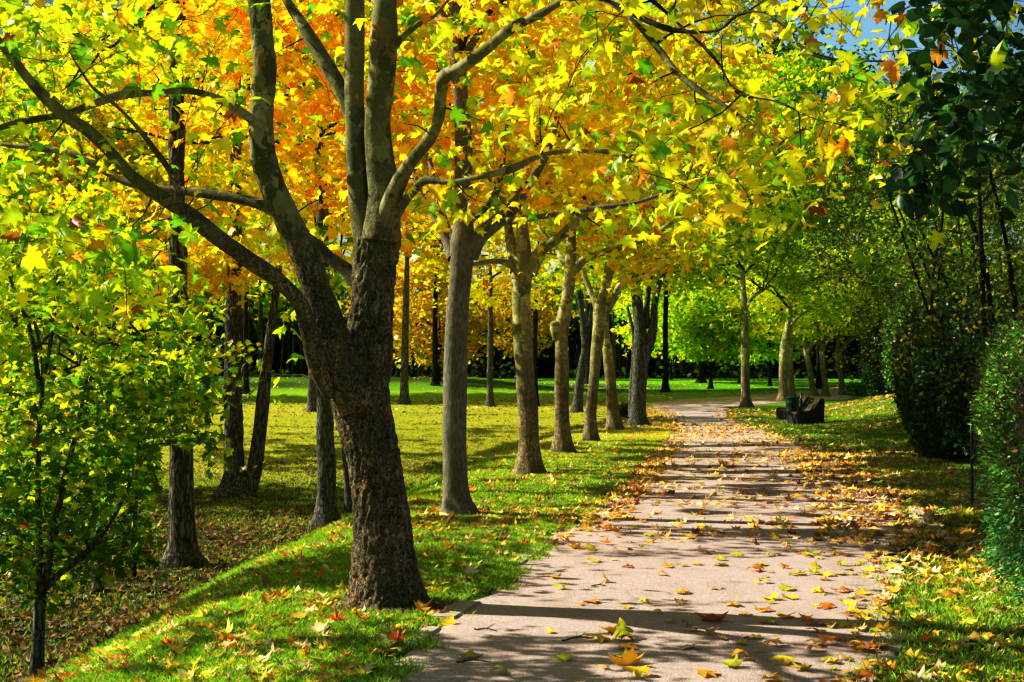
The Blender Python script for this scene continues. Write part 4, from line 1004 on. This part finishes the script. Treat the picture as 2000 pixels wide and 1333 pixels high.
# tall crowns closing the canopy over the centre and right, rooted far beyond the path
for (x, y, w, cx, cy, Yd, rad, pl, lab) in [
    (1045, 0, 22, 1050, 330, 62, (7, 5, 7), 'gold', 'tall golden tree behind the third and fourth trunks'),
    (1300, 0, 22, 1330, 330, 84, (9, 6, 9), 'yellow', 'tall yellow tree beyond the bend of the path'),
    (1600, 0, 20, 1560, 330, 92, (9, 6, 9), 'lime', 'tall lime green tree beyond the farther row'),
    (1780, 0, 20, 1760, 360, 96, (8, 6, 8.5), 'yellow', 'tall yellow green tree behind the end of the farther row'),
    (1150, 0, 20, 1180, 200, 105, (11, 6, 12), 'yellow', 'very tall yellow tree at the far side over the lawn'),
    (1450, 0, 20, 1470, 240, 110, (11, 6, 11), 'green', 'very tall green tree far beyond the lone plane trunk'),
    (850, 0, 20, 860, 260, 88, (9, 6, 10), 'gold', 'very tall golden tree far behind the smooth maple'),
    (480, 0, 20, 500, 230, 80, (9, 6, 10), 'gold', 'very tall golden tree far behind the twin trunks'),
    (150, 0, 20, 160, 230, 75, (9, 6, 10), 'yellow', 'very tall yellow tree far behind the green saplings')]:
    q = P(x, 700, Yd); yb = 730 + F / Yd * (EYE - h(q[0], Yd))
    row_tree(lab, [(x, yb, 18), (x, yb - 40, 13), (x, yb - 150, 11), (x + 5, yb - 280, 8)], [], (cx, cy), rad, pl, 260, 50, .42, T_LO, name='tall_tree', bark='bark_dark', sides=8, group='tall trees beyond the lawn', spread=1.0, main=7, depth=Yd)

# ================================================================== far wood
def wood():
    n = 30000
    x = R.uniform(-75, 95, n); y = R.uniform(131, 146, n)
    z0 = H(x, y)
    top = 11 + 3 * fbm(x * .12, y * .1, 0, 91)
    z = z0 + top * R.uniform(0, 1, n)
    k = (z - z0 > 4.2 + 1.2 * vn(x * .3, y * .3, 0, 92)) | (y > 139)
    pos = np.stack([x, y, z], -1)[k]
    hh = (z - z0)[k]
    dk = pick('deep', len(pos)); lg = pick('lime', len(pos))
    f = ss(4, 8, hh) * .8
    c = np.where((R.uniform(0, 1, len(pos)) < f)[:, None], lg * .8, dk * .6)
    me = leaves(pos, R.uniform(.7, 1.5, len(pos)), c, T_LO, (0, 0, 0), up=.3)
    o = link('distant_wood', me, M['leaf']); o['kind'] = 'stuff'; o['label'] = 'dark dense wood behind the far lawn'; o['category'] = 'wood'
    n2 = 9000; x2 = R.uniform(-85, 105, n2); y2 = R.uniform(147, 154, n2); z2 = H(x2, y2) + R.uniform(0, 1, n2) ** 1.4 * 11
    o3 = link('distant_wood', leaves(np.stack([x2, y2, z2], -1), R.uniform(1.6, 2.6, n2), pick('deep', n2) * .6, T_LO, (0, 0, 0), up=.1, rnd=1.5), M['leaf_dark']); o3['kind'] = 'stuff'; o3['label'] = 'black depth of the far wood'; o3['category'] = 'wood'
    n4 = 5200; x4 = R.uniform(-60, 90, n4); y4 = R.uniform(126, 132, n4); k4 = fbm(x4 * .12, 0, 0, 93) > -.1; x4, y4 = x4[k4], y4[k4]
    z4 = H(x4, y4) + R.uniform(0, 1, len(x4)) ** 1.5 * (1.6 + 1.2 * vn(x4 * .25, 0, 0, 94))
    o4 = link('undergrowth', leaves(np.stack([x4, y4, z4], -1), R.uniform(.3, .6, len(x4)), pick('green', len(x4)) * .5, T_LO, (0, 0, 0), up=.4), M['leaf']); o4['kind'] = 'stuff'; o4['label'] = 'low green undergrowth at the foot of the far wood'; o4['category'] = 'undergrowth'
    t = Tubes()
    for _ in range(170):
        xx = R.uniform(-70, 90); yy_ = R.uniform(129.5, 138); zz = h(xx, yy_)
        r = R.uniform(.09, .24); l = R.normal(0, .2, 2)
        t.add([[xx, yy_, zz - .2], [xx + l[0], yy_ + l[1], zz + 5], [xx + l[0] * 2, yy_, zz + 9]], [r, r * .8, r * .6], 7)
    m = t.mesh('poles', (0, 0, 0)); o2 = link('distant_wood_trunks', m, M['bark_grey']); o2['kind'] = 'stuff'; o2['label'] = 'thin dark trunks crowding the edge of the far wood'; o2['category'] = 'wood'
wood()

# ================================================================== right: hedge, shrubs, trees
def blob_hedge(name, label, cat, base, cen, rad, n, size, pal, temps, mk, box=None, core=.86, pal2=None, split=None, twig_n=0, group=None, up=.2, seed=0, rot=0.):
    """dense clipped shrub: dark inner volume of twigs + leaf faces over the surface"""
    rt = root(name, label, cat, base, group)
    v = R.normal(0, 1, (n, 3)); v /= np.linalg.norm(v, axis=1)[:, None]
    e = 2.6 if box is None else box
    sc = (np.abs(v) ** e).sum(1) ** (-1 / e)
    sv = v * sc[:, None]
    rr = (1 + .16 * fbm(sv[:, 0] * 3, sv[:, 1] * 3, sv[:, 2] * 3, seed + 1) + .04 * vn(sv[:, 0] * 11, sv[:, 1] * 11, sv[:, 2] * 11, seed)) * (R.uniform(core, 1.02, n) + (R.uniform(0, 1, n) < .06) * R.uniform(0, .1, n))
    cr_, sr_ = math.cos(rot), math.sin(rot); RM = np.array([[cr_, sr_, 0], [-sr_, cr_, 0], [0, 0, 1]])
    pos = np.asarray(cen) + (sv * rr[:, None] * np.asarray(rad)) @ RM
    sv = sv @ RM
    k = pos[:, 2] > H(pos[:, 0], pos[:, 1]) + .02; pos = pos[k]; sv = sv[k]
    cols = pick(pal, len(pos))
    if pal2:
        u = R.uniform(0, 1, len(pos)) < split(pos); cols = np.where(u[:, None], pick(pal2, len(pos)), cols)
    cols *= (1 + .3 * fbm(pos[:, 0] * 2.5, pos[:, 1] * 2.5, pos[:, 2] * 2.5, 17))[:, None]
    nrm = sv * .9
    link('foliage', leaves(pos, size * R.uniform(.6, 1.3, len(pos)), np.clip(cols, .003, 1), temps, base, up=up, out_dir=sv * .5), M[mk], rt)
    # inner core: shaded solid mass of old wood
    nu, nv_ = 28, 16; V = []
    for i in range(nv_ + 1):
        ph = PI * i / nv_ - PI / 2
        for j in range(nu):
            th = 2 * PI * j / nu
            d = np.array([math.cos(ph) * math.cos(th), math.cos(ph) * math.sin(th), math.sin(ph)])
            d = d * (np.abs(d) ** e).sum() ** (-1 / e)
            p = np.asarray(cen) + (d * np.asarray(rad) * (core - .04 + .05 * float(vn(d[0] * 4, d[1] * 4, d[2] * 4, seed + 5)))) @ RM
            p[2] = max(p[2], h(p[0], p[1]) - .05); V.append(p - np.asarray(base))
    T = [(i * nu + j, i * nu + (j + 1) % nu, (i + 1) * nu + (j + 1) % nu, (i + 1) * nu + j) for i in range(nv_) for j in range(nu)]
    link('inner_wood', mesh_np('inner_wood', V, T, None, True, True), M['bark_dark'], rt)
    if twig_n:
        t = Tubes()
        for _ in range(twig_n):
            i = R.integers(0, len(pos)); a = pos[i] - sv[i] * np.asarray(rad) * .12
            b = pos[i] + R.normal(0, .05, 3) + sv[i] * .06 + np.array([0, 0, .06])
            t.add(np.stack([a, (a + b) / 2 + R.normal(0, .02, 3), b]), [.004, .003, .0015], 4, cap=False)
        link('twigs', t.mesh('twigs', base), M['twig_pale'], rt)
    return rt
def tp():
    m, nt = mat('pale_twig'); q = N(nt)
    q.out(q.bsdf(q.ramp(q.noise(q.coord(), 9, 3), [(.35, (.10, .06, .035)), (.65, (.30, .19, .11))]), .8)); return m
M['twig_pale'] = tp()
hb = np.array([5.4, 10.5, 0.])
blob_hedge('hedge', 'clipped ivy grown hedge with bare brown twigs showing, closest beside the path', 'hedge', hb, (5.0, 10.5, .86), (1.05, 3.9, 1.16), 70000, .045, 'hedge', T_OVAL, 'leaf_dark', box=4.6, rot=-.33, core=.9,
    pal2='ivy', split=lambda p: ss(1.1, .5, p[:, 2]) * .9, twig_n=4200, up=.35, seed=3)
def rb(px, py, Y, z=None):
    q = P(px, py, Y); return np.array([q[0], q[1], h(q[0], q[1])])
for (px, Y, rad, n, pal, lab, nm, sz) in [
    (1945, 23, (1.3, 2.6, 1.15), 26000, 'deep', 'dark rounded evergreen bush behind the clipped hedge', 'evergreen_bush', .09),
    (1885, 33, (1.6, 3.0, 1.75), 26000, 'deep', 'tall near black evergreen bush reaching down to the shaded grass', 'evergreen_bush', .11),
    (1815, 50, (1.6, 2.6, 2.2), 12000, 'hedge', 'mid green bush at the far end of the leafy verge', 'evergreen_bush', .13),
    (1765, 58, (1.8, 2.2, 2.0), 10000, 'deep', 'dark evergreen bush behind the low shrubs by the far path', 'evergreen_bush', .14)]:
    b = rb(px, 0, Y); blob_hedge(nm, lab, 'bush', b, b + [0, 0, rad[2] * .85], rad, n, sz, pal, T_LO if sz > .1 else T_MID, 'leaf_dark', core=.84, group='evergreen bushes along the hedge line', up=.4, seed=int(Y))
for (px, py, s, pal, lab) in [(1672, 774, .55, 'ivy', 'low bright green shrub at the foot of the sixth far trunk'), (1712, 770, .75, 'hedge', 'loose green shrub by the thin pale trunks'), (1750, 768, .95, 'lime', 'yellow green shrub on the rise beyond the bench'), (1225 + 4, 818, .35, 'green', 'small green sucker shrub beside the multi stemmed trunk')]:
    b = at(px, py); b[2] = h(b[0], b[1])
    blob_hedge('low_shrub', lab, 'shrub', b, b + [0, 0, s * .6], (s * 1.2, s * 1.1, s * .9), 1500, .13, pal, T_MID, 'leaf', core=.35, group='low shrubs', seed=px)

# fence post beside hedge
pb = at(1899, 985); rt = root('fence_post', 'thin dark green metal fence post standing against the hedge', 'post', pb)
t = Tubes(); hgt = .62 + .35
t.add([[pb[0], pb[1], pb[2] - .1], [pb[0], pb[1], pb[2] + hgt]], [.02, .02], 10); link('post', t.mesh('post', pb), M['green_paint'], rt)
t = Tubes(); t.add([[pb[0], pb[1], pb[2] + hgt], [pb[0], pb[1], pb[2] + hgt + .03]], [.026, .018], 10); link('cap', t.mesh('cap', pb), M['green_paint'], rt)
t = Tubes()
for zz in np.linspace(.08, hgt - .05, 9): t.add([[pb[0], pb[1], pb[2] + zz], [pb[0] + .12, pb[1] - 2.5, pb[2] + zz]], [.003, .003], 4)
for k in range(26): yy0 = pb[1] - k * .1; xx0 = pb[0] + .12 * k / 25; t.add([[xx0, yy0, pb[2] + .05], [xx0, yy0, pb[2] + hgt - .05]], [.002, .002], 4)
link('wire_mesh', t.mesh('wire_mesh', pb), M['green_paint'], rt)

# dark round-leaved tree hanging in from the right edge
bt = np.array([3.75, 6.6, 0.]); rt = root('lime_tree', 'dark green round leaved tree whose boughs hang in at the top right corner', 'tree', bt)
q = catmull([[3.75, 6.6, -.1, .12], [3.7, 6.5, 1.5, .1], [3.6, 6.3, 3.0, .08], [3.4, 6.1, 4.4, .05]], .1)
T = Tubes(); T.add(q[:, :3], q[:, 3], 16, bark_disp(.01, 0, 5)); link('trunk', T.mesh('trunk', bt), M['bark_dark'], rt)
tg = np.vstack([pixvol(56, 1760, 2150, -150, 200, 5.0, 6.6, lambda x, y: x > 1740 + .35 * max(0, 90 - y) + 45 * math.sin(y / 37)), pixvol(40, 1770, 2150, 150, 330, 5.0, 6.6), pixvol(10, 1745, 1880, 310, 385, 5.2, 5.8)])
br, nodes = grow(q, tg, .1, .05, .1, .7, .0015); link('twigs', twigs_mesh(br, bt, 5), M['twig'], rt)
pos = np.repeat(tg, 11, 0) + R.normal(0, .085, (len(tg) * 11, 3))
px, _ = pix(pos); pos = pos[px > 1735]
cols = pick('deep', len(pos), .3); hi = R.uniform(0, 1, len(pos)) < .05; cols[hi] = (.10, .28, .04)
link('crown', leaves(pos, R.uniform(.055, .095, len(pos)), cols, T_ROUND, bt, up=.3, rnd=1.2, droop=.9), M['leaf_dark'], rt)

# bare multi-stemmed trees behind the hedge
def bare(label, px, Y, n, hgt, spread, tn, lean=-.15, leafn=900, name='bare_tree'):
    b = rb(px, 0, Y); rt = root(name, label, 'tree', b, 'bare multi stemmed trees behind the hedge'); sk = []; T = Tubes()
    for i in range(n):
        a = R.uniform(0, 6.28); s = R.uniform(.1, 1) * spread
        top = b + np.array([math.cos(a) * s + lean * hgt, math.sin(a) * s, hgt * R.uniform(.75, 1.05)])
        st = b + np.array([math.cos(a) * .15, math.sin(a) * .15, -.1])
        m = (st + top) / 2 + np.array([math.cos(a) * s * .2, math.sin(a) * s * .2, .5])
        jj = R.normal(0, .22, (2, 3)) * [1, 1, .3]; c = catmull([[*st, .05], [*(st * .5 + m * .5 + jj[0]), .04], [*(m + jj[1]), .03], [*(m * .35 + top * .65 - jj[0]), .02], [*top, .006]], .2)
        T.add(c[:, :3], c[:, 3], 8, bark_disp(.006, 0, i)); sk.append(c)
    link('stems', T.mesh('stems', b), M['bark_dark'], rt)
    sk = np.vstack(sk); tg = ellipsoid(b + [lean * hgt * .8, 0, hgt * .62], (spread * 1.7, spread * 1.4, hgt * .5), tn, .3, zmin=b[2] + 1.2)
    br, nodes = grow(sk, tg, .18, .03, .04, .6, .003); tt = Tubes()
    for p, r in br:
        tt.add(p, r, 4, cap=False)
        for _ in range(5):                      # fine side twigs
            i = R.integers(1, len(p)); d = p[i] - p[i - 1]; d = d / (np.linalg.norm(d) + 1e-6) + R.normal(0, .55, 3)
            l = R.uniform(.25, .7); e = p[i] + d * l
            tt.add(np.stack([p[i], (p[i] + e) / 2 + R.normal(0, .02, 3), e]), [.004, .003, .002], 3, cap=False)
    link('twigs', tt.mesh('twigs', b), M['twig'], rt)
    k = R.integers(0, len(nodes), leafn); pos = nodes[k] + R.normal(0, .12, (leafn, 3))
    link('crown', leaves(pos, R.uniform(.05, .09, leafn), pick('sparse', leafn), T_LO, b, up=.6), M['leaf'], rt)
bare('nearly bare many stemmed tree rising right behind the hedge', 1975, 17, 3, 6.0, 1.0, 200, -.12, 3000)
bare('arching bare twigged tree spreading left over the dark bushes', 1930, 24, 4, 6.5, 1.7, 320, -.2, 5500)
bare('farther thin branched tree behind the black evergreen bush', 1865, 38, 5, 9.5, 2.4, 320, -.1, 9000)
for (px, Y, rad, pal, lab) in [(1960, 45, (4.5, 3, 6.0), 'green', 'tall leafy tree closing the view behind the bare stems'), (1830, 62, (4.5, 3.4, 5.6), 'lime', 'leafy lime green tree at the end of the hedge line')]:
    q = P(px, 0, Y); g = h(q[0], Y); yb = 730 + F / Y * (EYE - g)
    row_tree(lab, [(px, yb, 20), (px, yb - 60, 15), (px, yb - 200, 10)], [], (px, 480), rad, pal, 190, 34, .2, T_LO, name='screen_tree', bark='bark_dark', sides=8, main=7, depth=Y, spread=.6)

# ================================================================== bench pair and bin
def bench(px, py, label, rot):
    b = at(px, py); rt = root('bench', label, 'bench', b, 'moulded park seats'); rt.rotation_euler[2] = rot
    # profile in x (front = -x) z ; extruded along y
    outer = [(-.42, 0), (-.44, .30), (-.42, .40), (-.36, .44), (-.25, .43), (-.05, .42), (.08, .47), (.18, .58), (.26, .72), (.32, .80), (.40, .82), (.46, .78), (.46, .60), (.44, 0)]
    import bmesh
    def prism(name, prof, y0, y1, m, bev=.012):
        bm = bmesh.new(); f0 = [bm.verts.new((x, y0, z)) for x, z in prof]; f1 = [bm.verts.new((x, y1, z)) for x, z in prof]; n = len(prof)
        bm.faces.new(f0); bm.faces.new(f1[::-1])
        for i in range(n): bm.faces.new((f0[i], f1[i], f1[(i + 1) % n], f0[(i + 1) % n]))
        bmesh.ops.recalc_face_normals(bm, faces=bm.faces[:])
        bmesh.ops.bevel(bm, geom=bm.edges[:], offset=bev, segments=2, affect='EDGES')
        me = bpy.data.meshes.new(name); bm.to_mesh(me); bm.free(); return link(name, me, m, rt)
    prism('side_panel', outer, -.46, -.38, M['bench']); prism('side_panel', outer, .38, .46, M['bench'])
    inner = [(-.40, .33), (-.37, .39), (-.25, .395), (-.04, .385), (.10, .43), (.21, .55), (.29, .69), (.34, .76), (.39, .76), (.41, .70), (.33, .50), (.22, .36), (.10, .30), (-.04, .27), (-.30, .29)]
    prism('seat', inner, -.38, .38, M['bench_seat'], .008)
    prism('front_panel', [(-.42, 0), (-.42, .30), (-.39, .32), (-.36, .30), (-.36, 0)], -.38, .38, M['bench'], .006)
bench(1573, 829, 'dark moulded park seat on the grass, the one in front of the green bin', .14)
bench(1549, 822, 'dark moulded park seat mostly hidden behind the green bin', .14)
b = at(1551, 825); rt = root('litter_bin', 'dark green round litter bin hung on a post between the two park seats', 'litter bin', b)
t = Tubes(); zz = [.08, .10, .12, .3, .32, .34, .62, .64, .66, .78, .80]; rr = [.20, .215, .21, .212, .222, .212, .216, .226, .216, .222, .23]
t.add([[b[0] - .05, b[1], b[2] + z] for z in zz], rr, 28, cap=False); bb = link('bin_body', t.mesh('bin_body', b), M['green_paint'], rt)
t = Tubes(); t.add([[b[0] - .05, b[1], b[2] + .09], [b[0] - .05, b[1], b[2] + .1]], [.2, .2], 28); t.add([[b[0] - .05, b[1], b[2] + .80], [b[0] - .05, b[1], b[2] + .83]], [.23, .2], 28)
link('lid', t.mesh('lid', b), M['green_paint'], bb)
t = Tubes(); t.add([[b[0] + .24, b[1], b[2] - .1], [b[0] + .24, b[1], b[2] + .92]], [.035, .035], 12); bp = link('post', t.mesh('post', b), M['green_paint'], rt)
t = Tubes(); t.add([[b[0] + .24, b[1], b[2] + .92], [b[0] + .24, b[1], b[2] + .96]], [.055, .05], 12)
link('cap', t.mesh('cap', b), M['green_paint'], bp)
t = Tubes()
for z in (.3, .66): t.add([[b[0] + .1, b[1], b[2] + z], [b[0] + .3, b[1], b[2] + z]], [.02, .02], 8)
link('bracket', t.mesh('bracket', b), M['green_paint'], rt)

# ================================================================== light
w = bpy.data.worlds.new('World'); SC.world = w; w.use_nodes = True
nt = w.node_tree; nt.nodes.clear(); q = N(nt)
sky = q.n('ShaderNodeTexSky'); sky.sky_type = 'NISHITA'; sky.sun_disc = False; sky.dust_density = 1.0; sky.air_density = 1.3
sky.sun_elevation = math.radians(EL); sky.sun_rotation = math.radians(-AZ)
bg = q.n('ShaderNodeBackground', i_Strength=.05); 
tcw = q.n('ShaderNodeTexCoord'); dp = q.n('ShaderNodeVectorMath', operation='DOT_PRODUCT'); q.l(tcw.outputs['Generated'], dp.inputs[0]); dp.inputs[1].default_value = Vector((.1, .95, .28)).normalized()
mr = q.n('ShaderNodeMapRange'); q.l(dp.outputs['Value'], mr.inputs[0]); mr.inputs[1].default_value = .93; mr.inputs[2].default_value = 1.0; mr.inputs[3].default_value = 1.0; mr.inputs[4].default_value = 3.0  # added lift: sky made brighter ahead of the camera only
cl_ = q.noise(tcw.outputs['Generated'], 3.5, 6, .6)
veil = q.mix(q.ramp(cl_, [(.5, (0, 0, 0)), (.8, (.3, .3, .3))]), sky.outputs[0], (7.0, 7.6, 8.4))       # thin cloud veil, added to brighten the sky
hsv = q.n('ShaderNodeHueSaturation', i_Saturation=1.3, i_Value=1.0); q.l(veil, hsv.inputs['Color'])
vs = q.n('ShaderNodeVectorMath', operation='SCALE'); q.l(hsv.outputs[0], vs.inputs[0]); q.l(mr.outputs[0], vs.inputs['Scale'])
q.l(vs.outputs[0], bg.inputs[0])
wo = q.n('ShaderNodeOutputWorld'); q.l(bg.outputs[0], wo.inputs[0])
sl = bpy.data.lights.new('sun', 'SUN'); sl.energy = 5.0; sl.angle = math.radians(.5); sl.color = (1, .94, .82)
so = bpy.data.objects.new('sun', sl); C.objects.link(so)
sv = Vector((-math.sin(math.radians(AZ)) * math.cos(math.radians(EL)), math.cos(math.radians(AZ)) * math.cos(math.radians(EL)), math.sin(math.radians(EL))))
so.rotation_euler = sv.to_track_quat('Z', 'Y').to_euler(); so.location = (-20, 10, 30)
SC.view_settings.view_transform = 'Standard'; SC.view_settings.look = 'None'; SC.view_settings.exposure = 0
SC.view_settings.use_curve_mapping = True            # the photograph's contrasty tone response
cm = SC.view_settings.curve_mapping; cm.use_clip = False; cv = cm.curves[3]
for a_, b_ in ((.07, .040), (.2, .175), (.45, .56)): cv.points.new(a_, b_)
cv.points[-1].location = (1.0, 1.30); cm.update()
SC.render.engine = 'CYCLES'
SC.cycles.max_bounces = 6; SC.cycles.diffuse_bounces = 2; SC.cycles.transmission_bounces = 6; SC.cycles.glossy_bounces = 2
SC.cycles.use_denoising = True
